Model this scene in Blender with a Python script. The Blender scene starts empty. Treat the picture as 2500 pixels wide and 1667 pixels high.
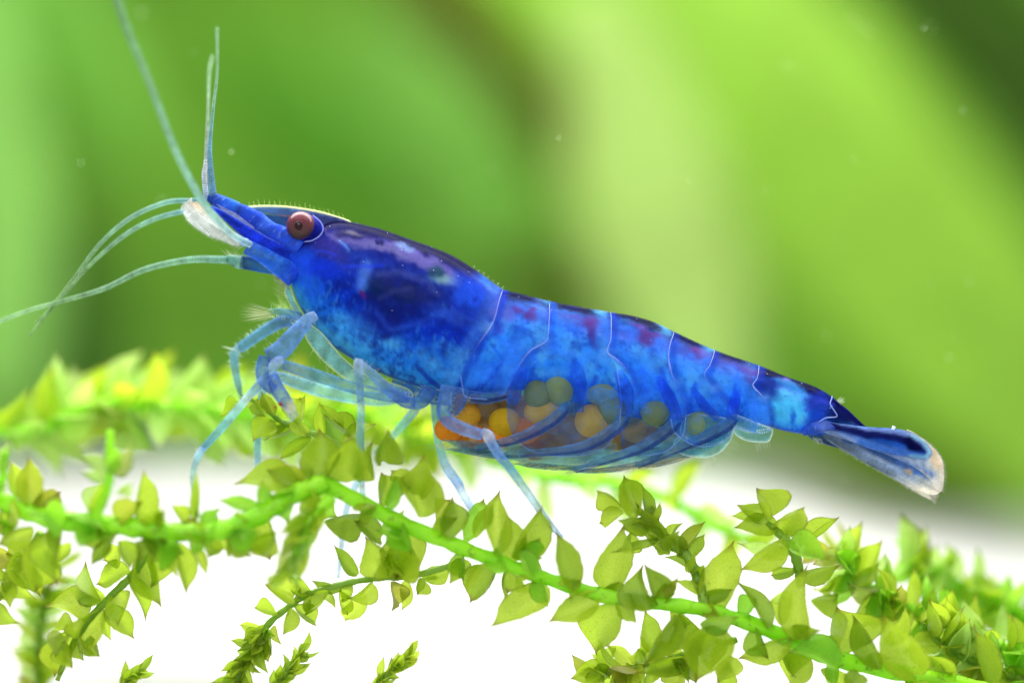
import bpy, bmesh, math, random
import numpy as np
from mathutils import Vector, Matrix, kdtree
from mathutils.geometry import delaunay_2d_cdt

random.seed(7)
C = bpy.context.scene.collection
SC = bpy.context.scene
# one unit is about 1.4 mm of tank; the shrimp is about 30 mm long
SC.unit_settings.scale_length = 0.0014

# ------------------------------------------------------------------ camera, light, exposure
DIST = 60.0
cam_d = bpy.data.cameras.new('camera')
cam = bpy.data.objects.new('camera', cam_d); C.objects.link(cam)
cam.location = (0, -DIST, 0); cam.rotation_euler = (math.radians(90), 0, 0)
cam_d.sensor_width = 36; cam_d.lens = 36 * DIST / 25.0
cam_d.clip_start = 1; cam_d.clip_end = 1000
cam_d.dof.use_dof = True
cam_d.dof.focus_distance = DIST - 0.55
cam_d.dof.aperture_fstop = 0.0212
SC.camera = cam

world = bpy.data.worlds.new('World'); SC.world = world; world.use_nodes = True
bg = world.node_tree.nodes['Background']
bg.inputs['Color'].default_value = (0.90, 1.0, 0.93, 1); bg.inputs['Strength'].default_value = 0.62

def area(name, loc, target, sx, sy, power, col=(1, 1, 1)):
    d = bpy.data.lights.new(name, 'AREA'); d.shape = 'RECTANGLE'
    d.size, d.size_y, d.energy, d.color = sx, sy, power, col
    o = bpy.data.objects.new(name, d); C.objects.link(o)
    o.location = loc
    o.rotation_euler = (Vector(target) - Vector(loc)).to_track_quat('-Z', 'Y').to_euler()
    return o
area('tank_lamp', (0, 60, 46), (0, 60, 0), 80, 180, 84000, (1.0, 1.0, 0.95))
area('front_softbox', (-10, -48, 22), (0, 0, -1), 22, 16, 9000, (1.0, 0.99, 0.97))
area('sand_fill', (0, 5, 13), (0, 9, -9), 34, 8, 11500, (1.0, 1.0, 0.98))  # added fill light with no visible source, brightens the near sand

SC.view_settings.view_transform = 'Standard'; SC.view_settings.look = 'None'
SC.view_settings.exposure = 0.25; SC.view_settings.gamma = 1.0
SC.cycles.use_denoising = True
SC.cycles.max_bounces = 10; SC.cycles.transparent_max_bounces = 40
SC.cycles.transmission_bounces = 6; SC.cycles.sample_clamp_indirect = 6

# ------------------------------------------------------------------ helpers
def s2l(c):
    c = np.asarray(c, dtype=float) / 255.0
    return np.where(c <= 0.04045, c / 12.92, ((c + 0.055) / 1.055) ** 2.4)
def lin(r, g, b, a=1.0):
    v = s2l((r, g, b)); return (v[0], v[1], v[2], a)
def P(u, v, y=0.0):
    """photo position (2500 x 1667 units) at depth y"""
    k = (DIST + y) / DIST
    return Vector(((u - 1250) / 100 * k, y, (833.5 - v) / 100 * k))
def Q(u, v, y=0.0):
    return Vector(((u - 1250) / 100, y, (833.5 - v) / 100))

def empty(name, loc, label=None, cat=None, group=None):
    o = bpy.data.objects.new(name, None); C.objects.link(o); o.location = loc
    o.empty_display_size = 0.3
    if label: o['label'] = label
    if cat: o['category'] = cat
    if group: o['group'] = group
    return o
def link(name, me, parent=None, mat=None, kind=None, label=None):
    o = bpy.data.objects.new(name, me); C.objects.link(o)
    if mat and not me.materials: me.materials.append(mat)
    if parent:
        o.parent = parent
        p = parent; off = Vector((0, 0, 0))
        while p: off += p.location; p = p.parent
        o.location = -off
    if kind: o['kind'] = kind
    if label: o['label'] = label
    return o
def mesh(name, verts, faces, cols=None, smooth=True):
    me = bpy.data.meshes.new(name)
    me.from_pydata([tuple(v) for v in verts], [], faces)
    if smooth: me.polygons.foreach_set('use_smooth', [True] * len(me.polygons))
    if cols is not None:
        a = me.color_attributes.new('Col', 'FLOAT_COLOR', 'POINT')
        a.data.foreach_set('color', np.asarray(cols, dtype=np.float32).ravel())
    me.update()
    return me

def catmull(pts, n):
    """resample a list of tuples with a Catmull-Rom spline, n samples"""
    p = np.asarray(pts, dtype=float); m = len(p)
    if m == 2:
        t = np.linspace(0, 1, n)[:, None]; return p[0] * (1 - t) + p[1] * t
    ext = np.vstack([2 * p[0] - p[1], p, 2 * p[-1] - p[-2]])
    seg = np.linalg.norm(np.diff(p[:, :2], axis=0), axis=1) + 1e-9
    cum = np.concatenate([[0], np.cumsum(seg)]); cum /= cum[-1]
    out = []
    for t in np.linspace(0, 1, n):
        i = min(max(np.searchsorted(cum, t, side='right') - 1, 0), m - 2)
        f = (t - cum[i]) / (cum[i + 1] - cum[i])
        a, b, c, d = ext[i], ext[i + 1], ext[i + 2], ext[i + 3]
        out.append(0.5 * (2 * b + (c - a) * f + (2 * a - 5 * b + 4 * c - d) * f * f + (3 * b - a - 3 * c + d) * f ** 3))
    return np.array(out)

class Buf:
    def __init__(s): s.v, s.f, s.c = [], [], []
    def tube(s, pts, rad, col, ring=10, n=None, flat=1.0, cap=True):
        """pts: world points, rad: list or number, col: rgba list (per point) or one rgba"""
        pts = np.array([tuple(p) for p in pts]); m = len(pts)
        rad = np.full(m, rad) if np.isscalar(rad) else np.asarray(rad, dtype=float)
        col = np.asarray(col, dtype=float)
        if col.ndim == 1: col = np.tile(col, (m, 1))
        if n and n != m:
            t0 = np.linspace(0, 1, m)
            q = catmull(np.hstack([pts[:, [0, 2, 1]]]), n)[:, [0, 2, 1]]
            seg = np.linalg.norm(np.diff(pts[:, [0, 2]], axis=0), axis=1) + 1e-9
            cum = np.concatenate([[0], np.cumsum(seg)]); cum /= cum[-1]
            t1 = np.linspace(0, 1, n)
            rad = np.interp(t1, cum, rad)
            col = np.stack([np.interp(t1, cum, col[:, k]) for k in range(4)], 1)
            pts, m = q, n
        base = len(s.v)
        tan = np.gradient(pts, axis=0); tan /= np.linalg.norm(tan, axis=1)[:, None] + 1e-12
        up = Vector((0, 1, 0))
        for i in range(m):
            t = Vector(tan[i]); a = t.cross(up)
            if a.length < 1e-3: a = t.cross(Vector((1, 0, 0)))
            a.normalize(); b = a.cross(t).normalized()
            for k in range(ring):
                th = 2 * math.pi * k / ring
                s.v.append(Vector(pts[i]) + (a * math.cos(th) + b * math.sin(th) * flat) * rad[i]); s.c.append(col[i])
        for i in range(m - 1):
            for k in range(ring):
                k2 = (k + 1) % ring
                s.f.append((base + i * ring + k, base + i * ring + k2, base + (i + 1) * ring + k2, base + (i + 1) * ring + k))
        if cap:
            s.f.append(tuple(base + k for k in range(ring))[::-1])
            s.f.append(tuple(base + (m - 1) * ring + k for k in range(ring)))
    def hair(s, p0, p1, r, col, bend=None):
        """a tapering bristle, three sided"""
        p0, p1 = Vector(p0), Vector(p1); d = (p1 - p0)
        a = d.cross(Vector((0, 1, 0)))
        if a.length < 1e-6: a = Vector((1, 0, 0))
        a.normalize(); b = a.cross(d).normalized()
        mid = (p0 + p1) / 2 + (Vector(bend) if bend is not None else Vector((0, 0, 0)))
        base = len(s.v)
        for q, rr in ((p0, r), (mid, r * 0.75)):
            for k in range(3):
                th = 2 * math.pi * k / 3
                s.v.append(q + (a * math.cos(th) + b * math.sin(th)) * rr); s.c.append(col)
        s.v.append(p1); s.c.append(col)
        for k in range(3):
            k2 = (k + 1) % 3
            s.f.append((base + k, base + k2, base + 3 + k2, base + 3 + k)); s.f.append((base + 3 + k, base + 3 + k2, base + 6))
    def ball(s, c, r, col, nu=14, nv=10, rot=0.0):
        base = len(s.v); c = Vector(c); cr, sr = math.cos(rot), math.sin(rot)
        for i in range(nv + 1):
            ph = math.pi * i / nv
            for k in range(nu):
                th = 2 * math.pi * k / nu
                x, y, z = r[0] * math.sin(ph) * math.cos(th), r[1] * math.sin(ph) * math.sin(th), r[2] * math.cos(ph)
                s.v.append(c + Vector((x * cr - z * sr, y, x * sr + z * cr))); s.c.append(col)
        for i in range(nv):
            for k in range(nu):
                k2 = (k + 1) % nu
                s.f.append((base + i * nu + k, base + (i + 1) * nu + k, base + (i + 1) * nu + k2, base + i * nu + k2))
    def build(s, name, mat, parent=None, kind=None, label=None):
        return link(name, mesh(name, s.v, s.f, s.c), parent, mat, kind, label)

# ------------------------------------------------------------------ painting tools (pigment maps in the animal's own side view)
def _h(ix, iy, seed):
    n = (ix.astype(np.int64) * 374761393 + iy.astype(np.int64) * 668265263 + seed * 1442695041) & 0x7fffffff
    n = ((n ^ (n >> 13)) * 1274126177) & 0x7fffffff
    return ((n ^ (n >> 16)) & 0xffff) / 65535.0
def vnoise(x, y, seed):
    ix, iy = np.floor(x), np.floor(y); fx, fy = x - ix, y - iy
    fx, fy = fx * fx * (3 - 2 * fx), fy * fy * (3 - 2 * fy)
    a, b = _h(ix, iy, seed), _h(ix + 1, iy, seed); c, d = _h(ix, iy + 1, seed), _h(ix + 1, iy + 1, seed)
    return (a * (1 - fx) + b * fx) * (1 - fy) + (c * (1 - fx) + d * fx) * fy
def fbm(u, v, sc, seed=1, octv=4):
    r = np.zeros_like(u); a = 0.5
    for o in range(octv):
        r += a * vnoise(u / sc, v / sc, seed + o * 17); a *= 0.5; sc *= 0.5
    return r / (1 - 0.5 ** octv)
def sst(a, b, x):
    t = np.clip((x - a) / (b - a + 1e-9), 0, 1); return t * t * (3 - 2 * t)
def segdist(U, V, pts):
    d = np.full(U.shape, 1e9)
    for (x0, y0), (x1, y1) in zip(pts[:-1], pts[1:]):
        dx, dy = x1 - x0, y1 - y0
        t = np.clip(((U - x0) * dx + (V - y0) * dy) / (dx * dx + dy * dy + 1e-9), 0, 1)
        d = np.minimum(d, np.hypot(U - x0 - t * dx, V - y0 - t * dy))
    return d
def inside(U, V, poly):
    r = np.zeros(U.shape, bool); n = len(poly); j = n - 1
    for i in range(n):
        xi, yi = poly[i]; xj, yj = poly[j]
        if yi != yj:
            r ^= ((yi > V) != (yj > V)) & (U < (xj - xi) * (V - yi) / (yj - yi) + xi)
        j = i
    return r
class Paint:
    def __init__(s, U, V, rgb, al):
        s.U, s.V, s.rgb, s.al = U, V, rgb.copy(), al.copy()
        s.wu = U + (fbm(U, V, 26, 3) - .5) * 26; s.wv = V + (fbm(U, V, 26, 9) - .5) * 26
    def mix(s, m, col, op, alpha=None):
        m = (m * op)[:, None]; s.rgb = s.rgb * (1 - m) + np.asarray(col, float) * m
        if alpha is not None: s.al = s.al * (1 - m[:, 0]) + alpha * m[:, 0]
    def blob(s, cx, cy, rx, ry, ang, col, op=.8, soft=.5, alpha=None):
        a = math.radians(ang); dx, dy = s.wu - cx, s.wv - cy
        r = np.hypot((dx * math.cos(a) + dy * math.sin(a)) / rx, (-dx * math.sin(a) + dy * math.cos(a)) / ry)
        s.mix(1 - sst(1 - soft, 1 + soft, r), col, op, alpha)
    def poly(s, pts, col, op=.8, soft=8, alpha=None):
        d = segdist(s.wu, s.wv, pts + [pts[0]]); d = np.where(inside(s.wu, s.wv, pts), -d, d)
        s.mix(1 - sst(-soft, soft, d), col, op, alpha)
    def line(s, pts, w, col, op=.8, soft=.6, warp=.15, alpha=None):
        d = segdist(s.U + (s.wu - s.U) * warp, s.V + (s.wv - s.V) * warp, pts)
        s.mix(1 - sst(w * (1 - soft), w * (1 + soft), d), col, op, alpha)
    def out(s):
        return np.hstack([s2l(np.clip(s.rgb, 0, 255)), np.clip(s.al, 0, 1)[:, None]])

# ------------------------------------------------------------------ materials
class NT:
    def __init__(s, name):
        s.m = bpy.data.materials.new(name); s.m.use_nodes = True
        s.t = s.m.node_tree; s.t.nodes.clear(); s.o = s.n('ShaderNodeOutputMaterial')
    def n(s, kind, **kw):
        x = s.t.nodes.new(kind)
        for k, v in kw.items(): setattr(x, k, v)
        return x
    def l(s, a, b): s.t.links.new(a, b)
    def setin(s, node, key, val):
        if hasattr(val, 'is_output'): s.l(val, node.inputs[key])
        else: node.inputs[key].default_value = val
    def math(s, op, a, b=0.0, clamp=False):
        x = s.n('ShaderNodeMath', operation=op, use_clamp=clamp); s.setin(x, 0, a); s.setin(x, 1, b); return x.outputs[0]
    def mixc(s, f, a, b, blend='MIX'):
        x = s.n('ShaderNodeMix', data_type='RGBA', blend_type=blend)
        s.setin(x, 0, f); s.setin(x, 6, a); s.setin(x, 7, b); return x.outputs[2]
    def ramp(s, fac, stops):
        x = s.n('ShaderNodeValToRGB'); s.l(fac, x.inputs[0]); e = x.color_ramp.elements
        while len(e) < len(stops): e.new(0.5)
        for i, (p, c) in enumerate(stops): e[i].position = p; e[i].color = c if len(c) == 4 else (*c, 1)
        return x.outputs[0]
    def noise(s, vec, scale, detail=3.0, rough=.55):
        x = s.n('ShaderNodeTexNoise'); s.l(vec, x.inputs['Vector'])
        x.inputs['Scale'].default_value = scale; x.inputs['Detail'].default_value = detail; x.inputs['Roughness'].default_value = rough
        return x.outputs[0]
    def mixs(s, f, a, b):
        x = s.n('ShaderNodeMixShader'); s.setin(x, 0, f); s.l(a, x.inputs[1]); s.l(b, x.inputs[2]); return x.outputs[0]

def cuticle(name, edge=0.0, rough=.25, coat=.6, trans=.3, var=.35, nscale=6.0, tint=.6, bump=.02, spec=.5):
    """pigmented, partly see-through shell: colour and opacity come from the pigment attribute"""
    T = NT(name)
    at = T.n('ShaderNodeAttribute', attribute_name='Col')
    tc = T.n('ShaderNodeTexCoord').outputs['Object']
    n1 = T.noise(tc, nscale, 5, .6); n2 = T.noise(tc, nscale * 7, 3, .6)
    k = T.math('ADD', T.math('MULTIPLY', n1, 1.3), T.math('MULTIPLY', n2, .7))
    k = T.math('ADD', T.math('MULTIPLY', T.math('SUBTRACT', k, 1.0), var * 2), 1.0)
    hs = T.n('ShaderNodeHueSaturation'); T.l(at.outputs['Color'], hs.inputs['Color']); T.l(k, hs.inputs['Value'])
    col = hs.outputs['Color']
    pb = T.n('ShaderNodeBsdfPrincipled'); T.l(col, pb.inputs['Base Color'])
    pb.inputs['Roughness'].default_value = rough; pb.inputs['Coat Weight'].default_value = coat
    pb.inputs['Coat Roughness'].default_value = .08; pb.inputs['Specular IOR Level'].default_value = spec
    pb.inputs['Coat IOR'].default_value = 1.2; pb.inputs['IOR'].default_value = 1.16
    if bump:
        b = T.n('ShaderNodeBump'); b.inputs['Strength'].default_value = .35; b.inputs['Distance'].default_value = bump
        T.l(T.noise(tc, nscale * 3, 4, .6), b.inputs['Height']); T.l(b.outputs[0], pb.inputs['Normal'])
    tr = T.n('ShaderNodeBsdfTranslucent'); T.l(col, tr.inputs['Color'])
    body = T.mixs(trans, pb.outputs[0], tr.outputs[0])
    tp = T.n('ShaderNodeBsdfTransparent')
    bright = T.mixc(.55, col, (1, 1, 1, 1))
    T.l(T.mixc(tint, (1, 1, 1, 1), bright), tp.inputs['Color'])
    alpha = at.outputs['Alpha']
    if edge:   # hollow thin-walled limbs: more wall along the line of sight towards the outline
        lw = T.n('ShaderNodeLayerWeight'); lw.inputs['Blend'].default_value = .5
        alpha = T.math('MULTIPLY', alpha, T.math('ADD', 1 - edge, T.math('MULTIPLY', lw.outputs['Facing'], edge * 2.2)), True)
    T.l(T.mixs(alpha, tp.outputs[0], body), T.o.inputs['Surface'])
    return T.m

M = {}
M['body'] = cuticle('shell', rough=.38, coat=.10, trans=.35, var=.36, nscale=5, bump=.025, spec=.04)
M['limb'] = cuticle('limb_shell', edge=.5, rough=.3, coat=.15, trans=.5, var=.75, nscale=5, bump=.01)
M['plate'] = cuticle('plate_membrane', rough=.35, coat=.12, trans=.5, var=.5, nscale=4, tint=.35, spec=.25, bump=.01)
M['fine'] = cuticle('bristle', rough=.4, coat=.2, trans=.5, var=.1, nscale=4, bump=0)
M['egg'] = cuticle('egg_skin', rough=.5, coat=0, trans=.55, var=.25, nscale=3, bump=.008, spec=.2)
M['eye'] = cuticle('eye_skin', rough=.3, coat=.8, trans=.1, var=.25, nscale=9, bump=.006)

for n_ in M['eye'].node_tree.nodes:
    if n_.type == 'BSDF_PRINCIPLED': n_.inputs['Coat IOR'].default_value = 1.5; n_.inputs['Coat Weight'].default_value = .30; n_.inputs['Coat Roughness'].default_value = .12
def leaf_mat(name, c0, c1, clear=.3, sheen=.6):
    T = NT(name)
    oi = T.n('ShaderNodeObjectInfo'); tc = T.n('ShaderNodeTexCoord')
    uv = T.n('ShaderNodeSeparateXYZ'); T.l(tc.outputs['UV'], uv.inputs[0])
    col = T.ramp(oi.outputs['Random'], [(0, c0), (.90, c1), (1, (.34, .27, .03, 1))])
    big = T.noise(tc.outputs['Object'], 2.2, 4, .6)
    col = T.mixc(T.math('MULTIPLY', big, .55), col, (c0[0] * .55, c0[1] * .62, c0[2] * .5, 1))
    vo = T.n('ShaderNodeTexVoronoi', feature='DISTANCE_TO_EDGE'); vo.inputs['Scale'].default_value = 26
    mp = T.n('ShaderNodeMapping'); mp.inputs['Scale'].default_value = (.55, 1, 1); T.l(tc.outputs['Object'], mp.inputs[0]); T.l(mp.outputs[0], vo.inputs['Vector'])
    cell = T.math('MULTIPLY', vo.outputs[0], 5.0, True)
    col = T.mixc(.15, col, T.mixc(cell, (c0[0] * .35, c0[1] * .45, c0[2] * .4, 1), (c1[0] * 1.35, c1[1] * 1.2, c1[2] * 1.6, 1)))
    sp = T.noise(tc.outputs['Object'], 14, 2, .5)
    col = T.mixc(T.math('MULTIPLY', T.math('GREATER_THAN', sp, .69), .45), col, (.10, .07, .01, 1))
    tip = T.math('MULTIPLY', T.math('SUBTRACT', uv.outputs[0], .80), 6, True)
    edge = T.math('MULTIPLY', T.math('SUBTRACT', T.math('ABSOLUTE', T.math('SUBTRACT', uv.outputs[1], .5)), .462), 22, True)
    col = T.mixc(T.math('MULTIPLY', tip, .75), col, (.16, .07, .015, 1))
    col = T.mixc(T.math('MULTIPLY', edge, .8), col, (.13, .12, .015, 1))  # edge-on darkening of cupped margins, painted into the leaf colour
    pb = T.n('ShaderNodeBsdfPrincipled'); T.l(col, pb.inputs['Base Color'])
    pb.inputs['Roughness'].default_value = .30; pb.inputs['Specular IOR Level'].default_value = sheen
    bp = T.n('ShaderNodeBump'); bp.inputs['Strength'].default_value = .25; bp.inputs['Distance'].default_value = .02
    T.l(cell, bp.inputs['Height']); T.l(bp.outputs[0], pb.inputs['Normal'])
    tr = T.n('ShaderNodeBsdfTranslucent'); T.l(col, tr.inputs['Color'])
    body = T.mixs(.58, pb.outputs[0], tr.outputs[0])
    tp = T.n('ShaderNodeBsdfTransparent'); T.l(T.mixc(.12, col, (1, 1, 1, 1)), tp.inputs['Color'])
    T.l(T.mixs(clear, body, tp.outputs[0]), T.o.inputs['Surface'])
    return T.m
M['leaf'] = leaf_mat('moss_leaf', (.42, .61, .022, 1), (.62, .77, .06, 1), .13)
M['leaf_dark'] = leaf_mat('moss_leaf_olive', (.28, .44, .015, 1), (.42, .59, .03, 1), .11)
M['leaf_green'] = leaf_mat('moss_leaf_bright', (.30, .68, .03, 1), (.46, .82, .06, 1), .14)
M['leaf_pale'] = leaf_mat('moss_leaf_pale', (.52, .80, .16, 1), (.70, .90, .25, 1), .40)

def stem_mat(name, c0, c1):
    T = NT(name); tc = T.n('ShaderNodeTexCoord').outputs['Object']
    n = T.noise(tc, 1.1, 3, .55)
    col = T.ramp(n, [(.3, c0), (.7, c1)])
    sp = T.noise(tc, 4.5, 4, .65)
    col = T.mixc(T.math('MULTIPLY', T.math('MULTIPLY', T.math('SUBTRACT', sp, .57), 9, True), .6), col, (.14, .12, .015, 1))
    pb = T.n('ShaderNodeBsdfPrincipled'); T.l(col, pb.inputs['Base Color'])
    pb.inputs['Roughness'].default_value = .35; pb.inputs['Specular IOR Level'].default_value = .45
    b = T.n('ShaderNodeBump'); b.inputs['Strength'].default_value = .3; b.inputs['Distance'].default_value = .04
    T.l(T.noise(tc, 7, 4, .6), b.inputs['Height']); T.l(b.outputs[0], pb.inputs['Normal'])
    tr = T.n('ShaderNodeBsdfTranslucent'); T.l(col, tr.inputs['Color'])
    T.l(T.mixs(.4, pb.outputs[0], tr.outputs[0]), T.o.inputs['Surface'])
    return T.m
M['stem'] = stem_mat('moss_stem_green', (.32, .78, .012, 1), (.48, .92, .03, 1))
M['stem_olive'] = stem_mat('moss_stem_olive', (.22, .42, .03, 1), (.36, .56, .06, 1))

def plain(name, col, rough=.6, trans=0.0, var=.15, scale=.15, col2=None):
    T = NT(name); tc = T.n('ShaderNodeTexCoord').outputs['Object']
    n = T.noise(tc, scale, 4, .55)
    c2 = col2 or tuple(x * (1 - var) for x in col[:3]) + (1,)
    c = T.ramp(n, [(.35, c2), (.65, col)])
    pb = T.n('ShaderNodeBsdfPrincipled'); T.l(c, pb.inputs['Base Color']); pb.inputs['Roughness'].default_value = rough
    pb.inputs['Specular IOR Level'].default_value = .3
    if trans:
        tr = T.n('ShaderNodeBsdfTranslucent'); T.l(c, tr.inputs['Color'])
        T.l(T.mixs(trans, pb.outputs[0], tr.outputs[0]), T.o.inputs['Surface'])
    else: T.l(pb.outputs[0], T.o.inputs['Surface'])
    return T.m

# ------------------------------------------------------------------ setting: white sand bank and the back of the tank
def sand():
    T = NT('white_sand'); tc = T.n('ShaderNodeTexCoord').outputs['Object']
    n = T.noise(tc, 9, 4, .6)
    c = T.ramp(n, [(.3, (.50, .485, .475, 1)), (.7, (.58, .565, .55, 1))])
    pb = T.n('ShaderNodeBsdfPrincipled'); T.l(c, pb.inputs['Base Color']); pb.inputs['Roughness'].default_value = .85
    b = T.n('ShaderNodeBump'); b.inputs['Distance'].default_value = .1; T.l(n, b.inputs['Height']); T.l(b.outputs[0], pb.inputs['Normal'])
    T.l(pb.outputs[0], T.o.inputs['Surface'])
    nx, ny = 120, 90
    xs = np.linspace(-110, 110, nx); ys = np.linspace(-62, 175, ny)
    v = []
    for y in ys:
        for x in xs:
            Y = float(np.interp(x, [-34, 34], [42, 21]))
            k = (DIST + Y) / DIST
            ux = x / k * 100 + 1250
            rv = np.interp(ux, [-1500, 0, 700, 1300, 1700, 2050, 2500, 4000], [1140, 1140, 1135, 1125, 1150, 1242, 1345, 1400])
            zr = (833.5 - rv) / 100 * k
            if y < 4: z = -9.3
            elif y < Y: z = -9.3 + (zr + 9.3) * (0.5 - 0.5 * math.cos((y - 4) / (Y - 4) * math.pi))
            elif y < Y + 22: z = zr + (-12 - zr) * ((y - Y) / 22) ** 1.5
            else: z = -12
            v.append((x, y, z + .15 * math.sin(x * .7 + y * .3) * (1 if y > 2 else 0)))
    f = [(j * nx + i, j * nx + i + 1, (j + 1) * nx + i + 1, (j + 1) * nx + i) for j in range(ny - 1) for i in range(nx - 1)]
    link('ground', mesh('ground', v, f), None, T.m, 'structure')
    w = Buf()
    X, Z0, Z1, Y = 190, -13, 150, 172
    n = 40; vv, ff = [], []
    for j in range(n + 1):
        for i in range(n + 1):
            vv.append((-X + 2 * X * i / n, Y + 1.5 * math.sin(i * .9) + 1.2 * math.sin(j * .7), Z0 + (Z1 - Z0) * j / n))
    for j in range(n):
        for i in range(n): ff.append((j * (n + 1) + i, (j + 1) * (n + 1) + i, (j + 1) * (n + 1) + i + 1, j * (n + 1) + i + 1))
    link('back_wall', mesh('back_wall', vv, ff), None, plain('green_algae_wall', (.17, .40, .028, 1), .8, 0, .3, .05), 'structure')
sand()

D = 2500 / 2352.0
def broad_leaf(label, pts, wid, y, col, curl=.25, group='broad plants blurred behind the shrimp'):
    """pts in the photo's coordinates (source px), wid half widths in px; blade with midrib, at its own distance"""
    y = y * 1.75; k = (DIST + y) / DIST; n, m = 28, 9
    pc = catmull([(a, b, w) for (a, b), w in zip(pts, wid)], n)
    o = empty('broad_leaf', P(pts[-1][0], pts[-1][1], y), label, 'leaf', group)
    v = []
    for i in range(n):
        a = pc[max(i - 1, 0)]; b = pc[min(i + 1, n - 1)]
        d = Vector((b[0] - a[0], 0, -(b[1] - a[1]))).normalized(); s = Vector((-d.z, 0, d.x))
        c = P(pc[i][0], pc[i][1], y); w = max(pc[i][2], 1.5) / 100 * k
        for j in range(m):
            t = j / (m - 1) * 2 - 1
            v.append(c + s * (t * w) + Vector((0, curl * w * (t * t) + .25 * math.sin(i * .8 + j), 0)))
    f = [(i * m + j, i * m + j + 1, (i + 1) * m + j + 1, (i + 1) * m + j) for i in range(n - 1) for j in range(m - 1)]
    mat = plain('broad_leaf', (*col, 1), .45, .45, .18, .25)
    b = link('blade', mesh('blade', v, f), o, mat)
    md = b.modifiers.new('thickness', 'SOLIDIFY'); md.thickness = .25
    rb = Buf(); rb.tube([P(q[0], q[1], y - .15) for q in pc[::3]], np.linspace(.25, .5, len(pc[::3])) * k * .5, (0, 0, 0, 1), 6)
    rb.build('midrib', mat, o)
    return o

# ------------------------------------------------------------------ blurred plants
def L(r, g, b, k=1.0): return tuple(float(x) * k for x in s2l((r, g, b)))
broad_leaf('huge lime green leaf running diagonally down the upper right', [(1250, -360), (1640, 20), (2020, 400), (2380, 800), (2750, 1250)], [280, 330, 310, 260, 140], 52, L(190, 236, 90))
broad_leaf('pale whitish green leaf right of centre above the tail', [(1420, -40), (1530, 260), (1610, 560), (1720, 860), (1800, 1010)], [60, 150, 190, 130, 40], 45, L(212, 240, 140))
broad_leaf('olive brown stalk hanging at top centre behind the shrimp back', [(1000, -250), (1190, 60), (1300, 260), (1360, 430)], [150, 135, 120, 15], 56, L(126, 120, 40))
broad_leaf('mid green slanting leaf left of the olive brown stalk', [(860, 60), (1030, 260), (1150, 450), (1260, 640)], [60, 140, 150, 20], 50, L(140, 202, 80))
broad_leaf('olive leaf low behind the middle of the back', [(1180, 640), (1340, 700), (1560, 760), (1740, 830)], [30, 90, 60, 20], 62, L(106, 128, 30))
broad_leaf('mint green leaf along the left edge of the picture', [(-120, -60), (-60, 350), (-20, 700), (10, 1010)], [110, 150, 150, 70], 44, L(176, 232, 120))
broad_leaf('soft green leaf in the upper left corner', [(-40, -120), (140, 90), (260, 280), (360, 470)], [170, 150, 100, 15], 52, L(140, 206, 74))
broad_leaf('dark green leaf standing in the far top right corner', [(2080, -300), (2370, 10), (2600, 270), (2820, 560)], [150, 150, 150, 90], 40, L(70, 112, 10))
broad_leaf('yellow green leaf behind the tail at the right edge', [(1860, 560), (2120, 800), (2360, 1010), (2640, 1250)], [30, 130, 170, 160], 68, L(150, 215, 40))
broad_leaf('olive brown leaf low on the right behind the tail fan', [(1780, 1010), (2060, 1130), (2300, 1220), (2620, 1300)], [30, 95, 90, 80], 56, L(136, 164, 56))
broad_leaf('dark green leaf on the left behind the antennae', [(150, 480), (190, 740), (210, 930), (250, 1120)], [30, 95, 110, 90], 60, L(82, 130, 38))
broad_leaf('fresh green leaf between the antennules and the back', [(520, 60), (680, 260), (860, 400), (1010, 560)], [40, 130, 130, 30], 80, L(104, 178, 34))

# ------------------------------------------------------------------ moss
def leaf_mesh(cup, curl, twist, serr, seed):
    r = random.Random(seed); n, m = 13, 6
    v, uv = [], []
    for i in range(n + 1):
        x = i / n
        w = float(np.interp(x, [0, .06, .18, .36, .54, .68, .79, .87, .94, 1], [.13, .26, .42, .5, .47, .37, .22, .10, .035, .004]))
        for j in range(m + 1):
            t = j / m * 2 - 1
            tw = twist * x
            yy = t * w * (1 + serr * r.uniform(-1, 1))
            zz = cup * (t * t) * w + curl * x * x - .04 * (1 - abs(t)) * math.sin(math.pi * x)
            v.append((x, yy * math.cos(tw) - zz * math.sin(tw) + .03 * math.sin(x * 5 + seed), yy * math.sin(tw) + zz * math.cos(tw)))
            uv.append((x, j / m))
    f = [(i * (m + 1) + j, (i + 1) * (m + 1) + j, (i + 1) * (m + 1) + j + 1, i * (m + 1) + j + 1) for i in range(n) for j in range(m)]
    me = mesh('leaf', v, f)
    ul = me.uv_layers.new(name='UVMap')
    for lp in me.loops: ul.data[lp.index].uv = uv[lp.vertex_index]
    return me
LEAF = {}
def leaf_data(mat):
    if mat not in LEAF:
        LEAF[mat] = []
        for i, (a, b, c) in enumerate([(1.1, .2, .2), (1.6, .4, -.5), (.7, -.3, .7), (2.1, .3, .3), (1.4, -.4, -.7), (.9, .5, 1.1)]):
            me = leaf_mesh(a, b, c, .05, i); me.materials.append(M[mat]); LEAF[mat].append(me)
    return LEAF[mat]

def add_leaf(parent, base, tip, width, roll, mat='leaf', var=None):
    """one leaf: base and tip are world points; roll 0 faces the camera, 90 stands edge-on"""
    base, tip = Vector(base), Vector(tip); d = tip - base; ln = d.length; x = d.normalized()
    z = Vector((0, -1, 0)); z = (z - x * z.dot(x)).normalized(); y = z.cross(x)
    a = math.radians(roll); y, z = y * math.cos(a) + z * math.sin(a), z * math.cos(a) - y * math.sin(a)
    ms = leaf_data(mat); me = ms[var if var is not None else random.randrange(len(ms))]
    o = bpy.data.objects.new('leaf', me); C.objects.link(o)
    mw = Matrix((x * ln, y * width, z * width)).transposed().to_4x4(); mw.translation = base - parent.location
    o.parent = parent; o.matrix_basis = mw
    return o

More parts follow.
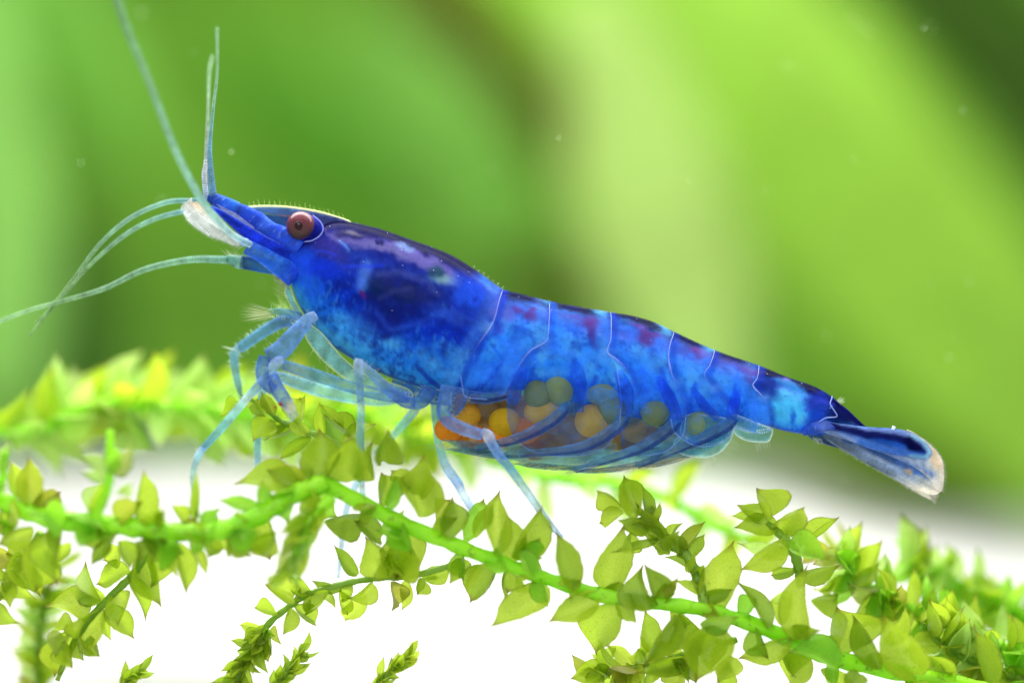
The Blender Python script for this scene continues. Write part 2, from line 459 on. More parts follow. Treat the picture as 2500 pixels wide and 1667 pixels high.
def moss(label, path, rad, mat_stem='stem', group='moss shoots around the shrimp'):
    """path: (u, v, y) photo px and depth; returns thing, sampled world path"""
    pc = catmull([(a, b, c) for a, b, c in path], max(12, len(path) * 7))
    pts = [P(q[0], q[1], q[2]) for q in pc]
    o = empty('moss_shoot', pts[0], label, 'moss', group)
    b = Buf(); n = len(pts)
    r = np.interp(np.linspace(0, 1, n), np.linspace(0, 1, len(rad)), rad) / 100
    r = r * (1 + .10 * np.sin(np.arange(n) * 1.7) + np.array([random.uniform(-.06, .06) for _ in range(n)]))
    b.tube(pts, r * .88, (0, 0, 0, 1), 12)
    b.build('stem', M[mat_stem], o)
    return o, pts
def placed(o, y, z, s, lst, mat='leaf', w=1.0):
    """leaves read off the photograph; z, s map enlarged-view numbers to photo px"""
    for q in lst:
        bx, by, tx, ty, wd = q[:5]; m = q[5] if len(q) > 5 and q[5] else mat
        dy = q[6] if len(q) > 6 else random.uniform(-.25, .25)
        b = P(z[0] + bx / s, z[1] + by / s, y + dy); t = P(z[0] + tx / s, z[1] + ty / s, y + dy + random.uniform(-.55, .55))
        add_leaf(o, b, t, wd / s / 100 * 1.15 * w, random.uniform(-45, 45), m)
def along(o, pts, n, ln, wd, mat=('leaf',), spread=60, t0=0.05, t1=1.0, skip=0, sj=.25):
    """leaves in a spiral round a stem"""
    ang = random.uniform(0, 6.28)
    for i in range(n):
        t = t0 + (t1 - t0) * (i + random.uniform(0, .6)) / n
        k = t * (len(pts) - 1); i0 = min(int(k), len(pts) - 2)
        p = pts[i0].lerp(pts[i0 + 1], k - i0); tan = (pts[i0 + 1] - pts[i0]).normalized()
        ang += 2.4 + random.uniform(-.4, .4)
        a = tan.cross(Vector((0, 1, 0))).normalized(); b = a.cross(tan)
        side = a * math.cos(ang) + b * math.sin(ang) * .8
        sp = math.radians(spread + random.uniform(-18, 18))
        d = (tan * math.cos(sp) + side * math.sin(sp)).normalized()
        l = ln / 100 * random.uniform(1 - sj, 1 + sj)
        add_leaf(o, p, p + d * l, wd / 100 * random.uniform(.8, 1.2), random.uniform(-45, 45), random.choice(mat))

L1, L2, L3, L4, L5, Z6 = ((0, 850), 2.94), ((0, 1200), 3.357), ((500, 1100), 2.766), ((1100, 1100), 2.766), ((1700, 1100), 2.765), ((400, 700), 3.136)

# front stem, left arm
o, p = moss('thick bright green moss stem arching across the lower left foreground', [(-40, 1195, -1.9), (40, 1238, -2), (140, 1268, -2.1), (270, 1281, -2.2), (430, 1298, -2.3), (540, 1292, -2.3), (640, 1254, -2.2), (725, 1202, -2.0), (800, 1178, -1.8)], [22, 25, 26, 26, 26, 26, 26, 27, 24])
placed(o, -2.1, *L1, [(270, 1150, 200, 770, 170), (160, 1080, 60, 800, 120), (1060, 1270, 945, 870, 170), (1400, 1250, 1385, 850, 60), (650, 1180, 740, 930, 120, 'leaf_pale'), (1150, 1260, 1140, 1090, 70), (1320, 1260, 1215, 1130, 80),
    (330, 1180, 420, 1330, 200, 'leaf_green', -.35), (700, 1250, 500, 1180, 170, 'leaf_green', -.35), (800, 1330, 640, 1230, 150, 'leaf_green', -.3), (1150, 1300, 1320, 1420, 190, 'leaf_green', -.3), (1560, 1330, 1380, 1260, 170, 'leaf_green', -.35), (1650, 1330, 1880, 1270, 200, 'leaf_green', -.3)])
placed(o, -2.0, *L2, [(270, 290, -10, 430, 170), (430, 320, 395, 770, 250), (330, 400, 330, 850, 260), (580, 420, 460, 620, 120), (890, 390, 750, 610, 110, 'leaf_dark'), (980, 400, 1010, 650, 170), (1140, 400, 1180, 560, 230, 'leaf_dark', -.3), (690, 330, 690, 430, 110, 'leaf_dark'),
    (1450, 420, 1475, 840, 140), (1390, 420, 1440, 700, 120), (1580, 460, 1695, 690, 80), (1790, 400, 1720, 545, 120, 'leaf_dark'), (2260, 320, 2210, 525, 190), (820, 340, 690, 455, 90), (1880, 390, 1840, 510, 160), (1300, 400, 1380, 600, 200), (150, 260, 60, 240, 120, 'leaf_green')])
placed(o, -1.9, *Z6, [(1010, 1530, 545, 1425, 270, 'leaf', -.2), (1080, 1520, 800, 1400, 150)])
placed(o, -1.9, *L3, [(420, 450, 440, 705, 190), (380, 400, 85, 345, 90, 'leaf_green'), (90, 480, 60, 390, 60)])
along(o, p, 20, 78, 46, ('leaf', 'leaf_dark', 'leaf', 'leaf_green'), 55)
# front stem, right arm
o, p = moss('thick bright green moss stem sloping down to the lower right foreground', [(780, 1172, -1.75), (860, 1215, -1.6), (960, 1267, -1.5), (1080, 1318, -1.4), (1280, 1393, -1.3), (1490, 1457, -1.2), (1700, 1484, -1.2), (1860, 1531, -1.1), (2020, 1600, -1.0), (2180, 1638, -.9), (2560, 1710, -.8)], [22, 22, 20, 20, 20, 20, 21, 23, 23, 22, 22])
placed(o, -1.4, *Z6, [(1200, 1480, 1210, 1080, 260, 'leaf_dark', -.4), (1460, 1480, 1430, 1110, 280), (1600, 1480, 1530, 1190, 180), (1680, 1330, 1725, 1045, 200, 'leaf_dark'), (1960, 1600, 1985, 1320, 230), (1590, 1180, 1640, 1070, 70)])
placed(o, -1.35, *L3, [(1190, 380, 1155, 160, 170), (810, 480, 1070, 400, 160, 'leaf_dark', .3), (1190, 600, 975, 560, 170, 'leaf_dark', .4), (1450, 450, 1475, 75, 250), (1380, 280, 1270, 140, 120), (1560, 520, 1655, 295, 150, None, .3), (1650, 600, 1550, 360, 230, 'leaf_dark', -.3), (1380, 560, 1190, 640, 190, 'leaf_green', -.3),
    (1400, 850, 1260, 580, 290, None, .4), (1200, 840, 1100, 610, 200, None, .5), (1320, 560, 1300, 820, 260, None, .3), (1250, 400, 1230, 170, 110, 'leaf_green', -.4), (700, 280, 880, 470, 190, 'leaf_green', .3)])
placed(o, -1.3, *L4, [(300, 700, 315, 250, 160), (500, 730, 490, 350, 240), (470, 740, 380, 440, 190), (540, 760, 560, 600, 120, 'leaf_green'), (100, 620, 210, 335, 150, 'leaf_green', .3), (170, 590, 285, 360, 90), (840, 940, 690, 545, 160, 'leaf_dark', -.35), (1080, 950, 1070, 490, 230, None, .3), (1340, 1080, 1230, 780, 200, 'leaf_dark', -.3), (1430, 990, 1285, 745, 150, 'leaf_dark', .3),
    (570, 830, 400, 740, 150, 'leaf_green', -.35), (650, 910, 330, 1270, 210, None, .2), (1000, 960, 660, 1165, 160), (1110, 1030, 915, 1380, 260, None, .2), (310, 780, 175, 1035, 210, 'leaf_dark', .3), (190, 780, 100, 985, 70), (140, 760, -10, 910, 110), (510, 850, 435, 915, 60), (1820, 1090, 1830, 625, 240, None, .3), (1680, 1170, 1890, 1030, 190, 'leaf_green', -.35), (1810, 1190, 1660, 1568, 280, None, .2), (1520, 1100, 1280, 1450, 130, 'leaf_dark', -.3), (1390, 1360, 1255, 1095, 140, None, .5), (1570, 1340, 1570, 1100, 180, 'leaf_dark', .5), (1440, 970, 1540, 870, 50), (380, 790, 330, 900, 190, 'leaf_dark', .4)])
placed(o, -1.1, *L5, [(490, 1200, 300, 840, 150, 'leaf_dark', -.3), (700, 1270, 700, 780, 190), (960, 1450, 660, 1290, 230, 'leaf_green', -.35), (640, 1260, 280, 1395, 150, None, -.2), (1250, 1470, 1095, 1090, 140, 'leaf_dark', -.2), (1490, 1510, 1270, 1050, 250), (930, 1390, 880, 1070, 290, None, .4), (1720, 1580, 1500, 1365, 200), (2000, 1590, 1845, 1195, 150, 'leaf_dark', -.2), (590, 1330, 700, 1540, 170, 'leaf_dark', .3), (760, 1390, 590, 1590, 230, None, .3), (1010, 1500, 960, 1620, 220, None, .3), (1100, 1500, 1030, 1640, 130, 'leaf_dark', -.2), (250, 1390, 170, 1600, 140, None, .5), (1290, 1300, 1450, 1060, 130)])
along(o, p, 26, 80, 46, ('leaf', 'leaf_dark', 'leaf', 'leaf_green'), 58)
# in-focus sprig under the head
o, p = moss('small crisp moss sprig directly under the front claws', [(870, 1120, -1.0), (800, 1072, -.5), (745, 1052, -.4), (690, 1030, -.4), (650, 1000, -.4), (612, 975, -.4)], [7, 8, 8, 8, 7, 5], 'stem_olive')
placed(o, -.5, *Z6, [(820, 1010, 680, 1155, 170), (940, 1060, 765, 1050, 90, 'leaf_dark'), (975, 1020, 1140, 1115, 100), (1010, 1080, 775, 1195, 90, 'leaf_dark'), (1040, 1060, 1060, 880, 170), (1225, 1120, 1190, 870, 90), (1370, 1080, 1195, 895, 70), (1440, 1160, 1205, 1000, 120, 'leaf_dark'), (1130, 1150, 890, 1335, 90, 'leaf_dark'), (850, 980, 760, 800, 90, 'leaf_dark'), (660, 910, 770, 990, 80, 'leaf_dark'), (760, 980, 700, 870, 90), (720, 850, 590, 870, 100), (560, 870, 440, 990, 90), (1110, 1120, 1000, 1060, 60), (1380, 1180, 1640, 1080, 90)])
# descending sprig
o, p = moss('thin moss sprig drooping to the bottom with tight pointed leaflets', [(1120, 1375, -.8), (1006, 1405, -.7), (930, 1410, -.6), (861, 1420, -.6), (760, 1447, -.6), (702, 1483, -.6), (652, 1527, -.6), (618, 1590, -.6), (590, 1640, -.6), (565, 1700, -.6)], [9, 9, 9, 9, 9, 9, 9, 9, 8, 6], 'stem_olive')
placed(o, -.6, *L3, [(1030, 840, 835, 655, 90, 'leaf_dark'), (930, 930, 730, 855, 70, 'leaf_dark'), (725, 960, 590, 885, 100), (560, 1030, 370, 915, 130), (490, 1110, 340, 1075, 90), (395, 1195, 240, 1175, 70), (575, 1060, 515, 1245, 90), (600, 1050, 715, 1205, 110), (720, 980, 685, 1115, 60), (835, 950, 715, 1155, 110), (845, 965, 875, 1050, 60), (905, 945, 955, 1100, 80), (1000, 910, 975, 1030, 100), (1060, 960, 930, 1175, 130), (1140, 900, 990, 1025, 120), (1260, 880, 1310, 1090, 120), (1370, 870, 1340, 1090, 80), (1450, 860, 1395, 960, 100), (1480, 870, 1680, 800, 120), (1350, 830, 1125, 725, 100, 'leaf_dark', -.3), (650, 990, 600, 975, 90, 'leaf_dark'), (1550, 830, 1500, 900, 90), (420, 1190, 390, 1270, 80, 'leaf_green', -.2), (470, 1180, 500, 1320, 70)])
along(o, p, 46, 62, 24, ('leaf', 'leaf_dark'), 50, .72, 1.0)
# pale fuzzy branch
o, p = moss('pale soft moss branch hanging under the arch of the front stems', [(810, 1215, -2.0), (765, 1260, -2.3), (735, 1320, -2.5), (700, 1400, -2.6)], [16, 15, 12, 6], 'stem')
along(o, p, 16, 80, 34, ('leaf_pale', 'leaf'), 35, .1, .95)
# bottom tips
for lab, path, n in (('small moss tip rising at the bottom beside the drooping sprig', [(655, 1690, -.4), (690, 1650, -.4), (742, 1588, -.4)], 22),
                     ('lone curved moss tip at the bottom centre', [(905, 1690, -.2), (950, 1640, -.2), (1000, 1600, -.2)], 22),
                     ('tiny moss tip just showing at the bottom left', [(285, 1690, -.4), (310, 1660, -.4), (345, 1640, -.4)], 12)):
    o, p = moss(lab, path, [9, 9, 4], 'stem_olive'); along(o, p, n, 48, 20, ('leaf', 'leaf_dark'), 38, .1, 1)
# lower left hanging sprig
o, p = moss('leafy moss sprig hanging at the lower left with broad pointed leaves', [(365, 1330, -1.5), (330, 1395, -1.1), (270, 1455, -.9), (210, 1520, -.8), (165, 1600, -.8), (140, 1660, -.8)], [11, 11, 10, 10, 9, 6], 'stem_olive')
placed(o, -.9, *L2, [(830, 890, 635, 610, 180), (1070, 660, 770, 760, 170), (1050, 660, 1235, 1060, 120), (1180, 510, 1345, 945, 200), (1250, 450, 1290, 790, 210), (960, 820, 1070, 1060, 220), (880, 930, 1080, 1225, 170), (850, 960, 680, 1230, 250), (720, 1010, 425, 860, 290), (840, 1000, 905, 1235, 70), (740, 1180, 850, 1335, 150), (650, 1190, 795, 1380, 110), (610, 1120, 480, 1500, 210), (640, 1200, 705, 1380, 90), (560, 1260, 630, 1460, 130), (860, 860, 590, 830, 160), (990, 470, 850, 590, 170), (520, 1180, 460, 1380, 160, 'leaf_pale'), (600, 1100, 400, 1120, 190)])
o, p = moss('moss sprig at the left edge below the bright stem', [(100, 1300, -1.2), (55, 1370, -1.0), (20, 1430, -1.0), (-20, 1480, -1.0)], [11, 11, 10, 8], 'stem_olive')
placed(o, -1, *L2, [(60, 640, 265, 925, 180), (20, 740, 85, 975, 120), (-30, 920, 130, 1110, 150), (150, 600, -10, 480, 190), (70, 700, -20, 560, 160), (-40, 800, 60, 900, 130), (180, 480, 330, 870, 220), (230, 420, 130, 560, 170)])
o, p = moss('yellowish blurred moss shoot standing in the bottom left corner', [(95, 1720, 2.6), (95, 1620, 2.6), (100, 1530, 2.6), (115, 1440, 2.6), (150, 1380, 2.6)], [14, 14, 13, 12, 8], 'stem_olive')
along(o, p, 46, 85, 30, ('leaf', 'leaf_pale'), 62, 0, 1)
# blurred upright tuft left
o, p = moss('blurred pale upright moss tuft above the left front stem', [(235, 1260, -2.9), (262, 1190, -3.1), (270, 1120, -3.2), (268, 1050, -3.3)], [15, 13, 12, 8], 'stem')
placed(o, -3.2, *L1, [(800, 900, 780, 640, 130, 'leaf_pale'), (760, 900, 580, 740, 110, 'leaf_pale'), (830, 900, 950, 660, 120, 'leaf_pale'), (770, 960, 570, 880, 60, 'leaf_pale'), (750, 960, 600, 1160, 110), (860, 1000, 950, 940, 70, 'leaf_pale'), (820, 880, 840, 700, 90, 'leaf_green')])
o, p = moss('pale moss tuft at the far left edge in the foreground', [(-30, 1230, -2.4), (5, 1170, -2.5), (12, 1100, -2.6)], [12, 11, 7], 'stem')
placed(o, -2.5, *L1, [(30, 900, 90, 650, 70, 'leaf_pale'), (10, 860, -60, 700, 80, 'leaf_pale'), (40, 960, -40, 1010, 70, 'leaf_pale'), (30, 830, 50, 740, 50, 'leaf_green')])
# twig right of centre
o, p = moss('olive moss twig standing up right of centre with a spiky crown', [(1725, 1490, -1.1), (1705, 1420, -.9), (1680, 1360, -.8), (1640, 1330, -.7), (1615, 1295, -.7), (1575, 1258, -.7), (1545, 1245, -.7)], [15, 15, 15, 13, 11, 9, 7], 'stem_olive')
placed(o, -.75, *L4, [(1160, 380, 1030, 245, 120), (1250, 470, 1165, 180, 150), (1170, 420, 985, 500, 100), (1340, 530, 1105, 500, 100, 'leaf_dark'), (1340, 490, 1270, 225, 90, 'leaf_dark'), (1220, 540, 1130, 660, 120), (1400, 600, 1085, 715, 60, 'leaf_dark'), (1540, 720, 1725, 485, 80, 'leaf_dark'), (1440, 620, 1250, 350, 80, 'leaf_dark'), (1600, 820, 1640, 660, 50), (1500, 640, 1520, 560, 110, 'leaf_dark'), (1620, 900, 1720, 900, 60, 'leaf_dark'), (1400, 560, 1300, 440, 120, 'leaf_dark'), (1480, 700, 1270, 570, 70, 'leaf_dark')])
along(o, p, 14, 72, 34, ('leaf', 'leaf_dark'), 55)
# rosette right
o, p = moss('moss rosette of rounded fresh leaves rising below the tail', [(1955, 1430, -.4), (1950, 1390, -.5), (1935, 1340, -.6), (1905, 1305, -.6), (1872, 1275, -.6)], [12, 14, 15, 12, 8], 'stem_olive')
placed(o, -.6, *L5, [(420, 480, 235, 350, 120), (480, 450, 365, 255, 180), (580, 540, 655, 315, 190), (430, 480, 235, 455, 80), (540, 500, 240, 535, 140), (590, 590, 280, 795, 150), (610, 600, 710, 410, 120), (620, 660, 910, 760, 160, 'leaf_green', -.2), (700, 650, 990, 485, 110), (640, 680, 275, 650, 100, 'leaf_pale', .3), (690, 800, 515, 840, 80, 'leaf_dark'), (690, 830, 985, 745, 110, 'leaf_dark')])
# right mass
o, p = moss('dense leafy moss shoot rising at the right behind the front stem', [(2560, 1620, .6), (2400, 1560, .7), (2260, 1500, .8), (2150, 1450, .9), (2080, 1390, 1.0), (2020, 1345, 1.0)], [15, 15, 14, 13, 11, 8], 'stem')
placed(o, .7, *L5, [(940, 1030, 1065, 735, 130, 'leaf_green'), (1060, 910, 1185, 715, 130), (1090, 1130, 1165, 925, 220), (770, 1010, 940, 940, 140, 'leaf_dark'), (1300, 1020, 1265, 780, 130), (1520, 1180, 1540, 920, 140), (1360, 1130, 1320, 960, 150), (900, 970, 800, 900, 150), (650, 960, 480, 950, 200), (1200, 1190, 1280, 960, 130, 'leaf_green'), (1440, 1250, 1620, 1210, 100, 'leaf_green')])
along(o, p, 50, 108, 54, ('leaf', 'leaf', 'leaf_green', 'leaf_pale'), 68, 0, 1)
o, p = moss('softly blurred moss shoot at the right edge behind the dense one', [(2560, 1560, 3.2), (2460, 1490, 3.2), (2350, 1430, 3.2), (2240, 1370, 3.2), (2190, 1320, 3.2)], [15, 15, 14, 12, 8], 'stem')
placed(o, 3.0, *L5, [(1370, 760, 1350, 420, 120, 'leaf_pale'), (1400, 820, 1660, 650, 120), (1480, 920, 1720, 720, 170, 'leaf_pale'), (1880, 1080, 1800, 820, 100), (1640, 1060, 1840, 1030, 100, 'leaf_green'), (1880, 1120, 2015, 1020, 170), (2090, 1420, 2170, 1220, 90, 'leaf_green'), (1000, 700, 810, 480, 60), (1060, 720, 930, 450, 50), (1960, 1010, 1850, 800, 40)])
along(o, p, 42, 98, 46, ('leaf', 'leaf_green', 'leaf_pale'), 60, 0, .9)
o, p = moss('moss shoot filling the bottom right corner with overlapping leaves', [(2560, 1690, .2), (2450, 1640, .2), (2340, 1600, .2), (2260, 1540, .2)], [13, 13, 12, 9], 'stem_olive')
along(o, p, 26, 112, 56, ('leaf', 'leaf_pale', 'leaf_green'), 60, 0, 1)
# lower right sprigs
o, p = moss('short moss sprig low in front of the white sand right of centre', [(1800, 1560, -.3), (1700, 1590, -.2), (1620, 1612, -.2), (1540, 1630, -.2), (1450, 1648, -.2)], [9, 10, 10, 9, 6], 'stem_olive')
placed(o, -.25, *L4, [(1240, 1470, 1060, 1415, 130), (1020, 1480, 795, 1530, 140), (1080, 1440, 960, 1330, 170), (1360, 1420, 1270, 1340, 90), (1520, 1400, 1540, 1568, 150), (1440, 1440, 1480, 1520, 90, 'leaf_green'), (1100, 1500, 1080, 1590, 90), (1260, 1510, 1310, 1600, 90), (950, 1520, 940, 1600, 90), (1650, 1340, 1720, 1270, 90), (1600, 1400, 1250, 1540, 120, 'leaf_dark', -.3), (1660, 1360, 1690, 1560, 120), (1860, 1400, 1830, 1570, 120)])
along(o, p, 26, 82, 40, ('leaf', 'leaf_dark', 'leaf'), 62)
# blurred back moss
BACKS = [('blurred yellow green moss bank behind the left legs, nearer strand', [(-60, 1055, 4.0), (90, 1050, 4.2), (200, 1000, 4.2), (330, 985, 4.2), (480, 1000, 4.2), (620, 1020, 4.4), (760, 1050, 4.4)], 46, 150, ('leaf', 'leaf_pale', 'leaf_pale')),
         ('blurred moss bank behind the left legs, farther upper strand', [(120, 1030, 5.6), (260, 975, 5.6), (420, 985, 5.6), (600, 1000, 5.7), (820, 1010, 5.7), (1060, 1035, 5.8)], 44, 150, ('leaf', 'leaf', 'leaf_pale')),
         ('blurred moss strand drooping behind the egg cluster', [(560, 1060, 5.0), (700, 1030, 5.0), (860, 1010, 5.0), (1000, 1060, 5.0), (1130, 1110, 5.2)], 30, 130, ('leaf', 'leaf_pale')),
         ('blurred bright moss strand under the rear belly', [(1180, 1120, 4.6), (1350, 1165, 4.6), (1500, 1180, 4.6), (1640, 1225, 4.6), (1760, 1290, 4.5), (1860, 1330, 4.5)], 20, 110, ('leaf', 'leaf_pale'))]
for lab, path, n, ln, mats in BACKS:
    o, p = moss(lab, path, [18, 20, 20, 18, 14], 'stem'); along(o, p, n, ln, ln * .45, mats, 60, 0, 1)

# ------------------------------------------------------------------ the shrimp
SH = empty('shrimp', Q(1180, 980), 'translucent blue shrimp with red eye carrying yellow eggs, standing on the moss', 'shrimp')

ST = [  # top u,v ; bottom u,v ; half width
    (668, 598, 676, 622, 10), (690, 590, 694, 645, 34), (720, 590, 708, 682, 52), (762, 575, 720, 720, 68), (800, 545, 738, 757, 80), (847, 541, 772, 803, 94),
    (900, 552, 815, 846, 104), (942, 563, 855, 873, 111), (1000, 584, 915, 904, 118), (1052, 602, 970, 928, 123), (1103, 623, 1025, 946, 125), (1156, 655, 1080, 956, 123),
    (1201, 688, 1120, 960, 118), (1225, 705, 1142, 962, 115), (1231, 708, 1150, 962, 113), (1262, 715, 1185, 962, 112), (1341, 735, 1275, 952, 109), (1415, 749, 1370, 974, 106), (1490, 762, 1462, 1000, 102),
    (1537, 769, 1530, 1016, 99), (1582, 781, 1582, 1024, 96), (1612, 793, 1612, 1028, 94), (1644, 809, 1645, 1030, 91), (1743, 854, 1750, 1030, 80), (1850, 891, 1848, 1034, 67), (1919, 919, 1908, 1050, 60),
    (1983, 941, 1965, 1060, 54), (2030, 967, 2012, 1064, 47), (2062, 996, 2042, 1064, 36), (2110, 1039, 2085, 1068, 18), (2140, 1068, 2120, 1082, 6)]
NS, NR = 360, 168
A = np.array(ST, float)
mid = (A[:, 0:2] + A[:, 2:4]) / 2
rows = catmull(np.hstack([mid, A]), NS)[:, 2:]
cen_s = np.linspace(0, 1, NS)
segm = np.linalg.norm(np.diff(mid, axis=0), axis=1); stcum = np.concatenate([[0], np.cumsum(segm)]); stcum /= stcum[-1]
S_CAR = stcum[13]
verts, UV_, TT, SS = [], [], [], []
for i in range(NS):
    tu, tv, bu, bv, w = rows[i]; w = max(w, 3)
    for k in range(NR):
        th = 2 * math.pi * k / NR; c, s = math.cos(th), math.sin(th)
        f = (1 - c) / 2
        u, v = tu + (bu - tu) * f, tv + (bv - tv) * f
        y = w / 100 * math.copysign(abs(s) ** .88, s)
        y *= 1.0 - .16 * max(0, f - .55)
        verts.append(Q(u, v, -y)); UV_.append((u, v)); TT.append(f); SS.append(cen_s[i])
UV_ = np.array(UV_); TT = np.array(TT); SS = np.array(SS); U, V = UV_[:, 0], UV_[:, 1]
faces = [(i * NR + k, i * NR + (k + 1) % NR, (i + 1) * NR + (k + 1) % NR, (i + 1) * NR + k) for i in range(NS - 1) for k in range(NR)]
faces.append(tuple(range(NR))[::-1]); faces.append(tuple((NS - 1) * NR + k for k in range(NR)))
kd = kdtree.KDTree(len(verts))
near = [i for i, q in enumerate(verts) if q.y <= 0]
for i in near: kd.insert((UV_[i][0], UV_[i][1], 0), i)
kd.balance()
def surf(u, v, off=.03):
    """near side of the body at a photo position"""
    co, i, d = kd.find((u, v, 0)); return verts[i].y - off, d

def grad(t, stops):
    x = [q[0] for q in stops]; return np.stack([np.interp(t, x, [q[1][k] for q in stops]) for k in range(3)], 1)
car = grad(TT, [(0, (12, 8, 46)), (.06, (16, 12, 66)), (.11, (26, 24, 104)), (.25, (40, 56, 165)), (.4, (20, 46, 176)), (.58, (14, 44, 182)), (.72, (22, 82, 212)), (.88, (40, 120, 224)), (1, (60, 150, 214))])
abd = grad(TT, [(0, (8, 10, 40)), (.10, (12, 18, 62)), (.17, (20, 40, 110)), (.24, (104, 134, 226)), (.4, (66, 142, 236)), (.6, (50, 144, 248)), (.85, (34, 112, 238)), (1, (28, 72, 196))])
w = sst(S_CAR - .004, S_CAR + .004, SS)[:, None]
al = np.where(SS < S_CAR, .95, .90)
pt = Paint(U, V, car * (1 - w) + abd * w, al)
isc, isa = (SS < S_CAR).astype(float), (SS >= S_CAR).astype(float)
# mottling
f1, f2 = fbm(U, V, 60, 21), fbm(U, V, 28, 33)
pt.mix(sst(.52, .72, f1) * isa * sst(.22, .3, TT), (112, 190, 248), .65)
pt.mix(sst(.54, .70, f2) * isa, (18, 52, 170), .45)
pt.mix(sst(.50, .72, f1) * isc * sst(.55, .7, TT), (74, 156, 236), .7)
pt.mix(sst(.52, .72, f2) * isc * sst(.12, .2, TT), (20, 26, 120), .45)
f3 = fbm(U, V, 7, 71, 3); f4 = fbm(U * 1.6 + V * .5, (V - U * .45) * .35, 12, 55, 3)
pt.mix(sst(.60, .76, f3), (14, 26, 120), .36); pt.mix(sst(.62, .80, 1 - f3) * sst(.2, .3, TT), (120, 186, 246), .20)
pt.mix(sst(.58, .74, f4) * sst(.5, .62, TT), (90, 164, 240), .40)
# head
pt.blob(735, 640, 45, 38, 30, (36, 78, 232), .8); pt.blob(760, 690, 40, 30, 40, (40, 92, 226), .6)
pt.blob(725, 730, 26, 40, -30, (62, 136, 206), .7); pt.blob(805, 612, 46, 24, 25, (66, 48, 146), .75)
pt.blob(800, 660, 45, 20, 10, (26, 52, 214), .7)
# lilac saddle along the upper back
pt.poly([(793, 563), (830, 562), (905, 580), (965, 592), (1010, 608), (1068, 632), (1098, 656), (1126, 682), (1118, 700), (1085, 690), (1046, 660), (1005, 642), (945, 620), (905, 612), (858, 606), (815, 595)], (126, 98, 170), .78, 9)
pt.blob(990, 605, 22, 9, 20, (150, 170, 220), .5); pt.blob(950, 612, 50, 10, 20, (112, 92, 150), .5)
pt.blob(865, 572, 42, 15, 8, (32, 26, 84), .9); pt.blob(868, 571, 28, 6, 6, (150, 120, 135), .7, .8); pt.blob(930, 592, 9, 5, 20, (26, 24, 80), .8)
pt.blob(1068, 664, 20, 14, 25, (28, 58, 78), .8); pt.blob(1082, 683, 26, 9, 8, (140, 165, 170), .75, .8)
pt.line([(835, 592), (850, 604), (857, 614)], 3, (110, 140, 235), .7, .9); pt.line([(778, 616), (800, 618), (828, 628)], 3, (50, 66, 236), .6, .9)
# dark gut mass and its streaks
pt.poly([(892, 700), (930, 668), (985, 664), (1040, 690), (1085, 720), (1080, 745), (1030, 770), (985, 800), (950, 800), (915, 770), (890, 740)], (20, 24, 92), .74, 34)
pt.blob(918, 705, 26, 26, 0, (14, 34, 84), .7); pt.blob(985, 716, 50, 18, 15, (22, 32, 84), .5); pt.blob(930, 790, 60, 26, 15, (22, 30, 130), .7)
pt.line([(930, 672), (985, 668), (1040, 690), (1072, 718)], 8, (84, 80, 158), .5, .9); pt.line([(935, 730), (970, 712), (1010, 706)], 6, (76, 76, 150), .35, .9)

pt.line([(902, 653), (888, 700)], 14, (92, 124, 226), .75, .8, .3); pt.line([(845, 652), (900, 654), (938, 652)], 4, (40, 62, 240), .6, .9)
pt.line([(888, 714), (896, 726)], 5, (120, 30, 110), .8)
pt.line([(925, 762), (958, 808), (1000, 796), (1055, 776), (1110, 752)], 6, (54, 96, 226), .3, .9); pt.line([(958, 806), (1010, 796), (1080, 790)], 5, (60, 100, 226), .22, .9)
pt.line([(1100, 742), (1150, 770), (1200, 800)], 3, (22, 24, 150), .6); pt.blob(1110, 775, 60, 22, 20, (58, 84, 190), .5)
pt.blob(1160, 720, 60, 40, 40, (36, 78, 224), .75); pt.blob(1205, 745, 26, 50, 10, (26, 20, 140), .75); pt.blob(1195, 700, 30, 12, 38, (28, 34, 150), .6)
for _ in range(46):
    x, y = random.uniform(770, 1180), random.uniform(690, 940)
    r = random.uniform(4, 11); pt.blob(x, y, r, r * random.uniform(.7, 1.2), 0, (18, 30, 128), random.uniform(.4, .8), .6)
for _ in range(14):
    x, y = random.uniform(800, 1130), random.uniform(820, 935); pt.blob(x, y, random.uniform(12, 30), random.uniform(8, 18), random.uniform(0, 60), (84, 156, 222), .45, .8)
for k in range(9):
    x = 925 + k * 15; pt.line([(x, 815 + random.uniform(-4, 4)), (x - 4, 858)], 3, (24, 42, 150), .22)
pt.line([(1020, 890), (1050, 925), (1075, 945)], 6, (22, 40, 150), .7); pt.line([(1200, 840), (1230, 880), (1180, 940), (1130, 965)], 3, (20, 40, 180), .6)
pt.line([(739, 757), (799, 840), (862, 875), (942, 915), (1070, 955)], 4, (28, 60, 170), .6)
pt.line([(760, 775), (860, 850)], 10, (84, 160, 214), .5)
# dorsal band: gaps and dark stretches
for a in ((1460, 765, 12, 20), (1622, 800, 16, 16), (1732, 850, 10, 12), (1352, 745, 14, 10)): pt.blob(a[0], a[1], a[2] * 1.4, a[3], 15, (92, 150, 190), .75, .5, .55)
for a in ((1410, 760, 55, 13), (1290, 733, 45, 10), (1560, 786, 30, 8), (1598, 800, 16, 9), (1690, 835, 34, 12), (1790, 880, 55, 9), (1900, 918, 60, 9), (1990, 950, 30, 8)): pt.blob(*a, 17, (16, 10, 52), .85, .5)
for a in ((1285, 752, 40, 8), (1395, 765, 30, 5), (1540, 790, 60, 7)): pt.blob(*a, 16, (36, 110, 170), .5, .6)
